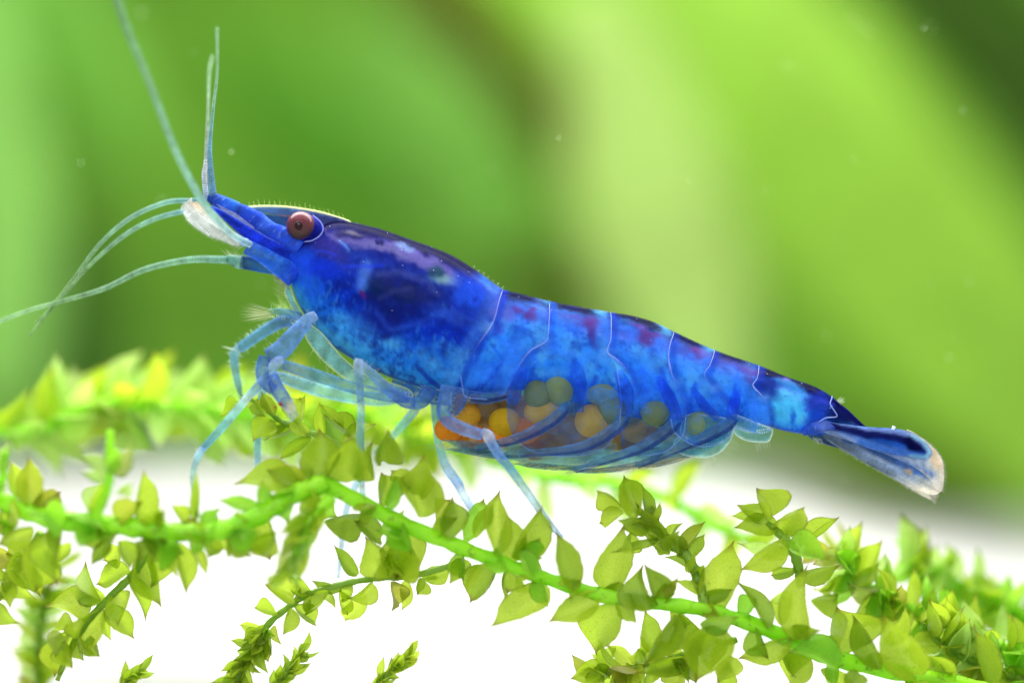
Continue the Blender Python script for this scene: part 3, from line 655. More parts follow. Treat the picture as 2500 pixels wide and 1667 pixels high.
# under the band: lilac light zone and wine red marks
pt.line([(1222, 745), (1330, 768), (1480, 800), (1600, 830), (1740, 880), (1840, 915)], 15, (140, 116, 210), .55, .7)
for a in ((1268, 757, 12, 9, 0), (1296, 775, 16, 12, 30), (1306, 762, 8, 5, 0), (1405, 785, 46, 11, 14), (1442, 808, 13, 32, -8), (1575, 822, 16, 28, -10), (1562, 803, 26, 9, 25), (1600, 818, 16, 8, 20), (1700, 862, 26, 15, 15), (1825, 905, 24, 8, 15), (1822, 925, 10, 16, 0), (1917, 932, 12, 6, 20)): pt.blob(*a, (124, 30, 100), .8, .5)
pt.blob(1222, 800, 16, 14, 0, (78, 40, 170), .6); pt.blob(1442, 830, 10, 22, 0, (50, 40, 150), .5); pt.blob(1230, 770, 26, 14, 10, (146, 112, 200), .6)
for a in ((1385, 868, 74, 15, 8), (1310, 868, 30, 14, -20), (1500, 880, 30, 14, 30), (1590, 898, 34, 16, 25), (1700, 930, 36, 14, 30), (1560, 860, 26, 12, 10), (1250, 850, 30, 18, -40), (1345, 905, 50, 12, 0), (1660, 890, 26, 16, 20), (1760, 930, 40, 14, 20), (1790, 905, 30, 8, 20)): pt.blob(*a, (128, 194, 250), .42, .9)
for a in ((1180, 880, 40, 26, -30), (1150, 920, 34, 16, -20), (1060, 900, 40, 16, 20), (880, 800, 40, 22, 30), (1190, 690, 26, 10, 38)): pt.blob(*a, (72, 150, 240), .5, .9)
# tail stem
pt.blob(1865, 945, 32, 22, 25, (20, 30, 120), .8); pt.blob(1880, 965, 26, 14, 25, (24, 40, 140), .7); pt.blob(1930, 945, 50, 12, 20, (74, 150, 230), .6)
pt.blob(1910, 1002, 52, 36, 10, (84, 178, 236), .85); pt.blob(1926, 1020, 7, 18, 8, (26, 70, 190), .8, .6); pt.blob(1958, 1030, 18, 16, 0, (110, 190, 240), .6)
pt.blob(2000, 985, 36, 30, 30, (28, 40, 150), .8); pt.blob(1985, 1030, 26, 34, 10, (28, 60, 200), .8); pt.blob(2060, 1010, 50, 16, 42, (20, 18, 80), .9); pt.blob(2040, 1015, 26, 22, 40, (16, 26, 100), .8)
pt.line([(1960, 1000), (2000, 975), (2030, 985)], 5, (60, 60, 190), .5)
RIM = [[(1228, 707), (1219, 735), (1210, 772), (1198, 799), (1153, 864), (1127, 915), (1110, 950)],
       [(1341, 735), (1340, 770), (1336, 823), (1329, 835), (1293, 856), (1269, 888), (1251, 924), (1239, 972), (1239, 1022), (1251, 1058)],
       [(1490, 762), (1489, 800), (1487, 829), (1479, 859), (1504, 879), (1531, 909), (1549, 948), (1555, 985), (1550, 1030)],
       [(1644, 809), (1630, 844), (1627, 882), (1641, 930), (1665, 978), (1668, 1016)],
       [(1743, 853), (1728, 888), (1713, 915), (1743, 951), (1767, 984)],
       [(1850, 893), (1842, 922), (1831, 940), (1855, 967), (1868, 995), (1874, 1037)]]
for rr_ in RIM:   # clear double-layer strip just in front of every shell edge, pigment heaped behind it
    pt.line([(a - 20, b - 2) for a, b in rr_], 17, (112, 168, 240), .34, .8); pt.line([(a + 9, b + 2) for a, b in rr_], 8, (20, 44, 170), .55, .9)
    hx, hy = rr_[3]; pt.blob(hx, hy, 16, 12, 0, (150, 190, 250), .5, .8)
for p0, p1 in (((1300, 900), (1290, 985)), ((1400, 880), (1395, 960)), ((1560, 905), (1590, 990)), ((1610, 900), (1650, 1000)), ((1690, 940), (1690, 1005)), ((1790, 940), (1800, 1010)), ((1450, 920), (1440, 980))):
    pt.line([p0, ((p0[0] + p1[0]) / 2 - 6, (p0[1] + p1[1]) / 2), p1], 6, (16, 50, 190), .55, .9, .4)
# clear lower margins
e = sst(.93, 1.0, TT); pt.al = pt.al * (1 - .35 * e)
pt.rgb = pt.rgb * np.where(SS < S_CAR, 1.0, 1.05)[:, None] * np.array([.90, 1.06, 1.0])
body = link('body', mesh('body', verts, faces, pt.out()), SH, M['body'])

# generic thin plate from an outline, pigment by function
def plate(name, outline, depth, colf, parent, mat, step=9, thick=0.0, kind=None, smooth_n=None, label=None):
    if smooth_n:
        q = catmull([(*a, 0) for a in outline + [outline[0]]], smooth_n)[:-1, :2]; outline = [tuple(a) for a in q]
    pl = []
    for a, b in zip(outline, outline[1:] + outline[:1]):
        n = max(1, int(math.hypot(b[0] - a[0], b[1] - a[1]) / step))
        pl += [(a[0] + (b[0] - a[0]) * i / n, a[1] + (b[1] - a[1]) * i / n) for i in range(n)]
    us = [q[0] for q in pl]; vs = [q[1] for q in pl]
    gx, gy = np.meshgrid(np.arange(min(us), max(us), step), np.arange(min(vs), max(vs), step)); gx, gy = gx.ravel(), gy.ravel()
    ok = inside(gx, gy, pl) & (segdist(gx, gy, pl + [pl[0]]) > step * .55)
    pts = [Vector(q) for q in pl] + [Vector((a, b)) for a, b in zip(gx[ok], gy[ok])]
    n = len(pl); r = delaunay_2d_cdt(pts, [(i, (i + 1) % n) for i in range(n)], [], 1, 1e-4)
    vv = [Q(q.x, q.y, depth(q.x, q.y)) for q in r[0]]
    uu = np.array([q.x for q in r[0]]); v2 = np.array([q.y for q in r[0]])
    ed = segdist(uu, v2, pl + [pl[0]])
    o = link(name, mesh(name, vv, [tuple(f) for f in r[2]], colf(uu, v2, ed)), parent, mat, kind, label)
    if thick:
        md = o.modifiers.new('thickness', 'SOLIDIFY'); md.thickness = thick; md.offset = 0
    return o
def flatcol(rgb, a): return lambda u, v, e: np.tile(np.array([*s2l(rgb), a]), (len(u), 1))
def rgba(rgb, a=1.0): return np.array([*s2l(rgb), a])

# ---- side plates of the tail segments
HW = lambda u: float(np.interp(u, A[:, 0], A[:, 4])) / 100
MIDV = lambda u: float(np.interp(u, mid[:, 0], mid[:, 1]))
def side(u, v, off):
    y, d = surf(u, v, off)
    h = HW(u); m = MIDV(u)
    if v > m: y = min(y, -h * (1.0 - .28 * ((v - m) / 200) ** 2) - off)
    return y
PL = [[(1228, 708), (1341, 735), (1336, 823), (1329, 835), (1293, 856), (1269, 888), (1251, 924), (1235, 960), (1190, 972), (1140, 966), (1127, 915), (1153, 864), (1198, 799), (1210, 772)],
      [(1341, 735), (1490, 762), (1487, 829), (1479, 859), (1502, 900), (1512, 978), (1506, 1037), (1480, 1086), (1430, 1108), (1360, 1112), (1290, 1096), (1251, 1058), (1239, 1022), (1239, 972), (1251, 924), (1269, 888), (1293, 856), (1329, 835), (1336, 823)],
      [(1490, 762), (1644, 809), (1630, 844), (1627, 882), (1641, 930), (1665, 978), (1668, 1016), (1660, 1060), (1620, 1100), (1560, 1112), (1516, 1097), (1506, 1037), (1548, 978), (1549, 948), (1531, 909), (1504, 879), (1479, 859), (1487, 829)],
      [(1644, 809), (1743, 853), (1728, 888), (1713, 915), (1743, 951), (1767, 984), (1786, 1034), (1775, 1061), (1746, 1082), (1700, 1086), (1668, 1073), (1640, 1050), (1632, 1020), (1665, 978), (1641, 930), (1627, 882), (1630, 844)],
      [(1743, 853), (1850, 893), (1842, 922), (1831, 940), (1855, 967), (1868, 995), (1874, 1037), (1877, 1043), (1855, 1055), (1823, 1050), (1790, 1040), (1786, 1034), (1767, 984), (1743, 951), (1713, 915), (1728, 888)]]
EDGE = [[(1127, 915), (1132, 945), (1140, 966), (1190, 972)], [(1502, 900), (1512, 978), (1510, 1010), (1506, 1037), (1480, 1084), (1430, 1106), (1360, 1110), (1290, 1094), (1251, 1058)], [(1668, 1016), (1660, 1060), (1620, 1098), (1560, 1110)], [(1632, 1020), (1640, 1050), (1668, 1073), (1700, 1086), (1746, 1082), (1775, 1061), (1786, 1034)], [(1788, 1040), (1823, 1050), (1855, 1055), (1877, 1043)]]
def plate_col(rng):
    def f(u, v, e):
        n = fbm(u, v, 40, 50 + rng); n2 = fbm(u, v, 16, 80 + rng)
        low = sst(960, 1020, v - (u - 1500) * .12)
        rgb = np.array((52, 128, 240.)) * (1 - low[:, None]) + np.array((58, 128, 216.)) * low[:, None]
        rgb = rgb * (.75 + .5 * n[:, None])
        a = .16 + .32 * sst(.45, .7, n) * (1 - low * .4) + .06 * n2 + .02 * low; a = a * (1 - .30 * low) + .06 * sst(925, 975, v) * (1 - sst(1000, 1085, v))
        a = a + .16 * (1 - sst(3, 16, e)) * low
        a = a * sst(0, 30, v - np.interp(u, A[:, 0], A[:, 1]) - 8)
        return np.hstack([s2l(np.clip(rgb, 0, 255)), a[:, None]])
    return f
white = rgba((198, 214, 250), .75)
for i, ol in enumerate(PL):
    for sgn in (1, -1):
        o = plate('side_plate', ol, (lambda u, v, s=sgn: s * side(u, v, .05)), plate_col(i), SH, M['plate'], 8)
        if sgn == 1 and EDGE[i]:
            q = catmull([(*a, 0) for a in EDGE[i]], 26)
            b = Buf(); b.tube([Q(a[0], a[1], side(a[0], a[1], .07)) for a in q], .011, rgba((150, 190, 250), .55), 6); b.build('rim', M['fine'], o)
for r in RIM:
    q = catmull([(*a, 0) for a in r], 40)
    b = Buf(); t = np.linspace(0, 1, 40)
    rad = .0065 + .013 * np.exp(-((t - .42) / .1) ** 2) * (len(r) > 5)
    al_ = np.clip((.95 - t * 1.5) * (.45 + .9 * fbm(q[:, 0], q[:, 1], 18, 91)), .06, .72)
    b.tube([Q(a[0], a[1], side(a[0], a[1], .075)) for a in q], rad, np.array([rgba((196, 210, 252), x) for x in al_]), 6)
    b.build('segment_rim', M['fine'], SH)
b = Buf(); q = catmull([(2030, 967, 0), (2021, 984, 0), (2030, 1000, 0), (2037, 1015, 0), (2010, 1018, 0), (1992, 1028, 0)], 24)
b.tube([Q(a[0], a[1], side(a[0], a[1], .05)) for a in q], .014, rgba((170, 190, 245), .7), 6); b.build('segment_rim', M['fine'], SH)

# lower scalloped fringes behind the plates
FR = [[(1788, 1036), (1823, 1048), (1877, 1043), (1876, 1066), (1864, 1077), (1823, 1075), (1798, 1065), (1786, 1052)],
      [(1786, 1036), (1784, 1064), (1772, 1083), (1753, 1102), (1721, 1114), (1680, 1112), (1655, 1104), (1640, 1080), (1660, 1060), (1700, 1070)],
      [(1790, 1008), (1850, 1032), (1877, 1044), (1850, 1056), (1800, 1044), (1775, 1020)],
      [(1686, 1006), (1760, 1016), (1786, 1030), (1760, 1075), (1700, 1082), (1660, 1060), (1660, 1020)]]
for i, ol in enumerate(FR):
    def fc(u, v, e, i=i):
        n = fbm(u, v, 22, 7 + i); rgb = np.array((96, 176, 190.)) * (.8 + .4 * n[:, None])
        edge = 1 - sst(1, 7, e); rgb = rgb * (1 - edge[:, None]) + np.array((214, 236, 228.)) * edge[:, None]
        return np.hstack([s2l(np.clip(rgb, 0, 255)), (.46 + .2 * n + .3 * edge)[:, None]])
    plate('plate_fringe', ol, lambda u, v: -.62 + .1 * math.sin(u * .05), fc, SH, M['plate'], 5, 0, None, 60)

# ---- rostrum
ROS = [(602, 508), (640, 506), (690, 507), (740, 513), (790, 523), (835, 535), (860, 548), (830, 556), (795, 552), (755, 540), (700, 531), (655, 522), (620, 514)]
def rc(u, v, e):
    n = fbm(u, v, 30, 5); rgb = np.array((92, 140, 186.)) * (.7 + .6 * n[:, None]); t = sst(600, 850, u)[:, None]
    rgb = rgb * (1 - t) + np.array((60, 62, 130.)) * t
    k = (1 - sst(0, 5, e))[:, None]; rgb = rgb * (1 - k * .5) + np.array((130, 160, 200.)) * k * .5
    return np.hstack([s2l(np.clip(rgb, 0, 255)), (.78 + 0 * e)[:, None]])
ros = plate('rostrum', ROS, lambda u, v: -.02 - .16 * max(0, (u - 740) / 120), rc, SH, M['body'], 6, .1, None, 70)
b = Buf()
top = catmull([(612, 507, 0), (640, 505, 0), (690, 506, 0), (740, 512, 0), (790, 522, 0), (850, 541, 0)], 40)
for i, q in enumerate(top):
    x0, y0 = q[0], q[1] + 2; y = -.02 - .16 * max(0, (x0 - 740) / 120)
    b.tube([Q(x0 + 7, y0 + 2, y), Q(x0, y0 - 4, y), Q(x0 - 7, y0 - 5, y)], [.034, .026, .006], rgba((246, 248, 206), .98), 5)
    if i % 2 == 0: b.hair(Q(x0 - 2, y0 - 4, y), Q(x0 - 5 + random.uniform(-3, 3), y0 - 16 - random.uniform(0, 6), y), .006, rgba((214, 232, 150), .7))
b.build('teeth', M['fine'], ros, 'stuff')
u_ = Buf()
for i in range(34):
    x = 655 + i * 2.4; u_.hair(Q(x, 548 + i * .5, .1), Q(x + 12 + random.uniform(-4, 4), 580 + i * .9 + random.uniform(-6, 8), .1), .006, rgba((196, 226, 140), .8))
u_.build('bristle_fringe', M['fine'], ros, 'stuff')
b = Buf(); b.tube([Q(650, 521, -.05), Q(690, 527, -.06), Q(720, 530, -.06)], [.01, .016, .01], rgba((214, 150, 120), .7), 6); b.build('ridge', M['fine'], ros)
# area under the rostrum between eye and antennules
plate('head_plate', [(640, 522), (700, 530), (745, 540), (740, 560), (706, 556), (672, 550), (655, 545)], lambda u, v: .06, flatcol((60, 100, 150), .85), SH, M['body'], 8, .05)
plate('head_plate', [(660, 550), (700, 552), (725, 585), (735, 600), (700, 592), (672, 570)], lambda u, v: .12, lambda u, v, e: np.hstack([s2l(np.clip(np.array((160, 200, 110.)) * (.6 + .8 * fbm(u, v, 9, 4))[:, None], 0, 255)), np.full((len(u), 1), .75)]), SH, M['plate'], 5)

# ---- eyes
for sgn in (1, -1):
    y = -.54 * sgn if sgn == 1 else .5
    e = Buf(); nu, nv = 40, 26
    e.ball(Q(739, 554, y), (.355, .34, .345), (0, 0, 0, 1), nu, nv)
    cc = []
    for q in e.v:
        d = (q - Q(739, 554, y)); t = sst(-.35, .35, d.z)
        rgb = np.array((72, 54, 50.)) * (1 - t) + np.array((104, 42, 58.)) * t
        cc.append(rgba(rgb, 1))
    e.c = cc; eye = e.build('eye', M['eye'], SH)
    pz = Buf(); pz.ball(Q(737, 555, y - .315 * sgn), (.105, .04, .11), rgba((40, 18, 24)), 20, 10); pz.build('pupil', M['eye'], eye)
    st = Buf(); st.tube([Q(744, 558, y + .12 * sgn), Q(762, 566, y + .2 * sgn), Q(785, 580, y + .3 * sgn)], [.36, .34, .22], np.array([rgba((30, 44, 170)), rgba((22, 26, 120)), rgba((34, 50, 180))]), 20, 9); st.build('eye_stalk', M['body'], SH)
b = Buf(); q = catmull([(770, 530, 0), (788, 545, 0), (795, 562, 0), (788, 578, 0), (770, 590, 0), (750, 594, 0)], 24)
b.tube([Q(a[0], a[1], -.80) for a in q], .015, rgba((150, 160, 225), .8), 6); b.build('eye_socket_rim', M['fine'], SH)

# ---- antennules: three-jointed stalk and two whips each
def limb(name, pts, rad, cols, mat='limb', n=None, ring=12, parent=None, flat=1.0, bumps=0):
    """pts: (u, v, y); rad in px"""
    b = Buf(); w3 = [P(*q) for q in pts]; c = np.array([rgba(*(x if isinstance(x[0], (tuple, list)) else (x,))) for x in cols])
    if 'antenn' in name and 'stalk' not in name: rad = [q * .80 for q in rad]; c[:, :3] = (c[:, :3] * .72 + np.array([.50, .60, .62]) * .28) * .88; c[:, 3] *= .86
    if bumps:
        N = bumps * 4; pc = catmull(pts, N)
        seg = np.linalg.norm(np.diff(np.array(pts)[:, :2], axis=0), axis=1); cum = np.concatenate([[0], np.cumsum(seg)]); cum /= cum[-1]
        t = np.linspace(0, 1, N); r = np.interp(t, cum, rad) / 100; col = np.stack([np.interp(t, cum, c[:, k]) for k in range(4)], 1)
        ph = np.arange(N) % 4; r = r * np.where(ph == 0, 1.16, np.where(ph == 2, .88, 1.0)); col[:, :3] *= np.where(ph == 0, 1.25, .82)[:, None]
        b.tube([P(*q) for q in pc], r, col, 8)
    else:
        b.tube(w3, np.array(rad) / 100, c, max(ring, 18), n and n * 2 or max(24, len(pts) * 12), flat)
    X = np.array([q.x * 100 for q in b.v]); Z = np.array([q.z * 100 for q in b.v]); Yv = np.array([q.y * 100 for q in b.v])
    nz = fbm(X + Yv * .6, Z - Yv * .4, 13, 61); st_ = fbm((X * .5 + Z) * .9 + Yv, (X - Z * .5) * .12, 9, 62)
    cc = np.array(b.c); amp = .3 if 'whip' in name or name == 'antenna' else 1.0
    cc[:, :3] *= (1 + amp * (-.45 + .55 * nz + .45 * st_))[:, None]
    hi = amp * sst(.66, .8, fbm(X - Yv, Z + Yv, 7, 63))[:, None]; cc[:, :3] = cc[:, :3] * (1 - .3 * hi) + np.array([.45, .62, .85]) * .3 * hi; 
    if mat == 'body': cc[:, :3] = cc[:, :3] * .84 + np.array([.10, .27, .72]) * .16
    b.c = cc
    return b.build(name, M[mat], parent or SH)
BL, BD, BP = (36, 78, 216), (24, 34, 130), (110, 160, 226)
for dy, lab in ((-.35, 0), (.35, 1)):
    limb('antennule_stalk', [(735, 605, dy), (700, 582, dy), (665, 565, dy), (642, 546, dy)], [26, 26, 22, 18], [((34, 70, 214), .95), ((30, 62, 210), .95), ((28, 56, 196), .95), ((60, 100, 220), .95)], 'body')
    limb('antennule_stalk', [(645, 550, dy), (630, 540, dy), (600, 522, dy), (582, 512, dy)], [20, 22, 19, 15], [((70, 110, 230), .95), ((22, 44, 180), .95), ((28, 60, 196), .95), ((20, 30, 120), .95)], 'body')
    limb('antennule_stalk', [(584, 514, dy), (570, 507, dy), (545, 496, dy), (522, 487, dy), (508, 482, dy)], [15, 17, 16, 15, 9], [((24, 40, 150), .95), ((40, 96, 206), .95), ((30, 80, 196), .95), ((26, 44, 150), .95), ((20, 40, 130), .9)], 'body')
W1, W2 = ((70, 140, 176), .92), ((120, 170, 120), .55)
limb('antennule_whip', [(521, 492, -.35), (519, 467, -.4), (513, 400, -.5), (512, 357, -.5), (520, 268, -.3), (530, 180, .3), (530, 69, 1.2)], [12, 10.5, 8.5, 7, 5, 4, 3.5], [((40, 110, 190), .95), ((54, 130, 196), .95), ((70, 146, 190), .95), W1, ((110, 165, 140), .8), ((120, 168, 110), .65), W2], 'limb', bumps=70)
limb('antennule_whip', [(505, 492, -.3), (502, 467, -.3), (499, 425, -.3), (503, 387, -.2), (508, 268, .4), (511, 179, 1.4), (518, 138, 2)], [8, 8, 8, 6, 4.5, 4, 3.5], [((110, 150, 220), .95), ((190, 200, 236), .95), ((210, 200, 225), .95), ((200, 196, 200), .9), ((150, 180, 130), .7), ((130, 175, 110), .7), ((130, 175, 110), .6)], 'limb', bumps=60)
limb('antennule_whip', [(495, 490, .3), (470, 490, .3), (404, 495, .3), (319, 532, .3), (245, 595, .3), (180, 680, .3), (106, 776, .4), (70, 820, .5)], [7, 7, 7, 6.5, 6, 5, 4, 2.5], [((50, 120, 180), .9), ((100, 170, 190), .9), ((126, 186, 170), .9), ((130, 180, 160), .9), ((130, 180, 130), .85), ((150, 190, 120), .85), ((150, 190, 110), .8), ((150, 190, 110), .6)], 'limb', bumps=90)
limb('antennule_whip', [(470, 512, .4), (446, 516, .4), (372, 537, .4), (298, 579, .4), (213, 654, .4), (149, 728, .4), (85, 790, .5)], [8, 7, 6.5, 6, 5, 4, 2.5], [((60, 130, 190), .9), ((110, 176, 190), .9), ((130, 186, 165), .9), ((130, 180, 150), .85), ((140, 186, 120), .85), ((150, 190, 110), .8), ((150, 190, 110), .5)], 'limb', bumps=80)
limb('antenna', [(612, 598, -1.0), (566, 572, -1.3), (527, 533, -1.6), (497, 497, -1.9), (451, 415, -2.4), (413, 330, -2.8), (361, 191, -3.4), (308, 64, -4), (270, -60, -4.5)], [10, 10, 11, 11, 10, 9.5, 9, 9, 9], [((150, 190, 210), .85), ((150, 190, 190), .85), ((130, 180, 170), .9), ((120, 176, 165), .92), ((125, 178, 150), .92), ((112, 165, 130), .92), ((104, 156, 104), .9), ((100, 152, 100), .9), ((100, 152, 100), .9)], 'limb', n=50)
limb('antenna', [(578, 637, .2), (540, 634, .2), (457, 635, .2), (351, 659, .2), (255, 704, .2), (160, 733, .3), (64, 760, .5), (-40, 800, .8)], [12, 11, 9.5, 8.5, 7.5, 6.5, 6, 6], [((110, 176, 186), .9), ((120, 180, 165), .9), ((130, 186, 150), .9), ((130, 182, 140), .9), ((140, 186, 140), .9), ((150, 194, 130), .85), ((160, 204, 140), .8), ((160, 204, 140), .8)], 'limb', bumps=110)
limb('antenna_stalk', [(700, 668, .1), (676, 656, .1), (640, 648, .1), (588, 640, .1)], [16, 17, 18, 16], [((50, 120, 200), .9), ((60, 140, 200), .9), ((34, 100, 176), .9), ((16, 60, 130), .95)], 'limb', flat=.7)
limb('antenna_stalk', [(594, 640, .1), (582, 640, .1), (566, 634, .15), (556, 630, .2)], [18, 16, 12, 9], [((120, 180, 200), .8), ((150, 200, 190), .75), ((130, 186, 170), .8), ((120, 180, 160), .85)], 'limb', flat=.7)
limb('antenna_stalk', [(720, 672, -.4), (680, 648, -.5), (640, 622, -.55), (602, 602, -.6)], [30, 24, 20, 18], [((40, 84, 224), .92), ((52, 120, 226), .92), ((46, 108, 220), .92), ((70, 120, 226), .9)], 'limb')
# antenna scale: two fans of stiff hairs
def scale_fan(yo, sh):
    def f(u, v, e):
        t = ((u - 450) * .86 + (v - 500) * .52); across = -(u - 450) * .52 + (v - 500) * .86
        n = vnoise(across * .0 + (u * .93 - v * .9) / 3.2, t * .01, 4)
        m = sst(20, 2, across)[:, None] if False else sst(-6, 34, -across + t * .03)[:, None]
        rgb = np.array((226, 232, 240.)) * (1 - m) + np.array((240, 190, 150.)) * m
        rgb = rgb * (.72 + .5 * n[:, None])
        return np.hstack([s2l(np.clip(rgb, 0, 255)), (.72 + .25 * n)[:, None] * sst(-2, 10, e)[:, None] ** .4])
    o = plate('antenna_scale', [(451, 512), (456, 500), (470, 495), (500, 497), (530, 520), (566, 556), (606, 590), (600, 602), (578, 604), (552, 592), (520, 582), (494, 566), (466, 543)], lambda u, v: yo, f, SH, M['plate'], 4.5)
    b = Buf()
    edge = catmull([(452, 505, 0), (454, 520, 0), (466, 543, 0), (494, 566, 0), (525, 584, 0), (560, 596, 0), (590, 612, 0)], 90)
    for q in edge: b.hair(Q(q[0] + 26, q[1] - 18, yo - .01), Q(q[0] - 3 + random.uniform(-2, 2), q[1] + 3 + random.uniform(-1, 4), yo - .01), .009, rgba((226, 226, 222), .8))
    b.build('bristle_fringe', M['fine'], o, 'stuff')
    return o
scale_fan(-.75, 0)
def blade_c(u, v, e):
    s = fbm(u + v, (v - u * .6) * 4, 26, 3)[:, None]; rgb = np.array((28, 52, 190.)) * (.6 + .9 * s); k = (1 - sst(0, 5, e))[:, None]
    rgb = rgb * (1 - .5 * k) + np.array((150, 170, 235.)) * .5 * k
    return np.hstack([s2l(np.clip(rgb, 0, 255)), np.full((len(u), 1), .93)])
plate('scale_blade', [(520, 506), (540, 512), (580, 534), (640, 570), (700, 602), (730, 622), (722, 640), (690, 634), (650, 616), (606, 588), (566, 552), (534, 522)], lambda u, v: -.68 + .0012 * (u - 520), blade_c, SH, M['body'], 5, .08, None, 70)
plate('scale_blade', [(534, 500), (580, 522), (625, 556), (628, 566), (600, 556), (560, 530)], lambda u, v: -.5, lambda u, v, e: np.hstack([s2l(np.tile((160., 166, 222), (len(u), 1)) * (.7 + .5 * fbm(u, v, 8, 2))[:, None]), np.full((len(u), 1), .8)]), SH, M['plate'], 5)
b = Buf(); b.ball(Q(606, 594, -.78), (.13, .1, .1), rgba((140, 180, 236), .9)); b.build('scale_joint', M['limb'], SH)

# ---- legs
J = ((200, 214, 246), .95)
def leg(pts, rad, cols, name='leg', setae=0, bend=6):
    rad = [q * .88 for q in rad]; setae = setae or 26
    cols = [(tuple(c * .72 + w_ * .28 for c, w_ in zip(x[0], (186, 222, 236))), x[1] * .78) for x in cols]
    o = limb(name, pts, rad, cols, 'limb', n=len(pts) * 7, ring=12, flat=.75)
    if setae:
        pc = catmull([(*p,) for p in pts], 200); b = Buf(); rr = np.interp(np.linspace(0, 1, 200), np.linspace(0, 1, len(rad)), rad)
        for _ in range(setae):
            i = random.randrange(2, 197); t = pc[i + 1] - pc[i - 1]; nrm = np.array((-t[1], t[0])) / (np.hypot(t[0], t[1]) + 1e-6) * random.choice((-1, 1))
            l = rr[i] + random.uniform(5, 14); p0 = pc[i][:2] + nrm * rr[i] * .8; p1 = pc[i][:2] + nrm * l + t[:2] * .8
            b.hair(P(p0[0], p0[1], pc[i][2]), P(p1[0], p1[1], pc[i][2] + random.uniform(-.05, .05)), .007, rgba((220, 236, 214), .8))
        b.build('bristle_fringe', M['fine'], o, 'stuff')
    return o
T1, T2, T3 = ((76, 140, 190), .80), ((120, 182, 206), .72), ((60, 112, 200), .85)
# far front claw arm, folded (crisp)
leg([(760, 800, .5), (725, 788, .5), (690, 785, .5), (640, 812, .5), (585, 850, .5)], [18, 17, 17, 16, 14], [T3, T3, ((30, 70, 160), .85), T1, T1], setae=60)
leg([(586, 850, .5), (572, 862, .5), (574, 900, .5), (582, 940, .5), (592, 980, .5)], [10, 12, 10.5, 9, 3], [((160, 190, 220), .85), ((120, 170, 200), .8), ((56, 130, 170), .82), ((50, 116, 160), .85), ((30, 70, 110), .9)], 'claw', setae=55)
# near thick arm with pale claw
leg([(770, 770, -.9), (750, 782, -1.0), (715, 822, -1.15), (688, 852, -1.2), (655, 872, -1.2)], [13, 17, 24, 27, 22], [J, ((120, 160, 226), .9), ((84, 132, 216), .85), ((96, 140, 220), .85), T3])
leg([(648, 870, -1.1), (640, 900, -1.1), (645, 930, -1.15), (668, 952, -1.2)], [17, 18, 18, 15], [((40, 90, 190), .9), ((60, 116, 206), .85), ((50, 90, 200), .9), ((90, 130, 210), .85)])
leg([(664, 915, -1.25), (676, 948, -1.3), (694, 975, -1.3), (706, 992, -1.3), (722, 1018, -1.3)], [15, 20, 19, 15, 7], [((80, 120, 214), .9), ((50, 92, 206), .92), ((70, 116, 214), .9), ((206, 170, 190), .85), ((236, 236, 240), .6)], 'claw')
b = Buf(); b.ball(Q(698, 983, -1.42), (.055, .04, .045), rgba((196, 70, 50), .75)); b.ball(Q(686, 990, -1.42), (.04, .03, .04), rgba((196, 90, 70), .6)); b.build('claw_spot', M['limb'], SH)
leg([(690, 985, -1.2), (706, 1010, -1.2), (712, 1030, -1.2)], [6, 5, 3], [((220, 226, 240), .6)] * 3, 'claw')
# far front leg straight down
leg([(1010, 950, .35), (940, 972, .4), (862, 968, .4), (775, 950, .4), (690, 922, .4), (662, 915, .4)], [22, 20, 19, 19, 15, 10], [T3, T2, T2, ((130, 190, 206), .75), T1, J], setae=40)
leg([(664, 912, .45), (640, 960, .5), (632, 1010, .5), (629, 1080, .5), (630, 1150, .5)], [9, 9, 9, 9, 8], [J, T1, T1, T1, ((130, 190, 210), .7)], setae=60)
# near long leg to the left
leg([(1000, 970, -.9), (940, 965, -1.0), (862, 946, -1.1), (770, 916, -1.2), (690, 890, -1.3)], [15, 17, 16, 17, 14], [T3, ((96, 152, 210), .8), T1, ((106, 168, 206), .78), ((64, 110, 190), .85)])
leg([(692, 878, -1.3), (676, 884, -1.3), (655, 915, -1.35), (622, 952, -1.4), (600, 975, -1.4), (545, 1040, -1.45), (492, 1098, -1.5)], [10, 15, 13, 12, 10, 11, 9], [J, J, ((90, 140, 210), .88), ((110, 150, 214), .85), ((190, 206, 236), .85), ((112, 180, 206), .8), ((66, 140, 196), .85)])
leg([(496, 1094, -1.5), (484, 1112, -1.6), (472, 1150, -1.7), (474, 1200, -1.8), (482, 1262, -2.0)], [9, 9, 7.5, 8, 7], [J, ((150, 196, 226), .85), ((150, 200, 200), .75), ((134, 180, 90), .65), ((120, 160, 60), .6)])
# near middle leg
leg([(1012, 985, -.95), (985, 978, -1.05), (945, 948, -1.15), (908, 912, -1.25), (876, 884, -1.3)], [16, 17, 15, 12, 10], [T3, ((56, 100, 200), .88), ((96, 142, 214), .82), ((126, 170, 226), .8), J])
leg([(877, 876, -1.35), (875, 890, -1.35), (877, 930, -1.4), (880, 977, -1.4), (882, 985, -1.4), (880, 1060, -1.45), (882, 1150, -1.5), (886, 1212, -1.6)], [11, 13, 11, 9, 9, 10, 8, 7], [J, J, ((120, 166, 206), .82), ((96, 140, 200), .85), ((190, 210, 236), .85), ((100, 160, 186), .8), ((116, 180, 190), .75), ((150, 200, 210), .75)])
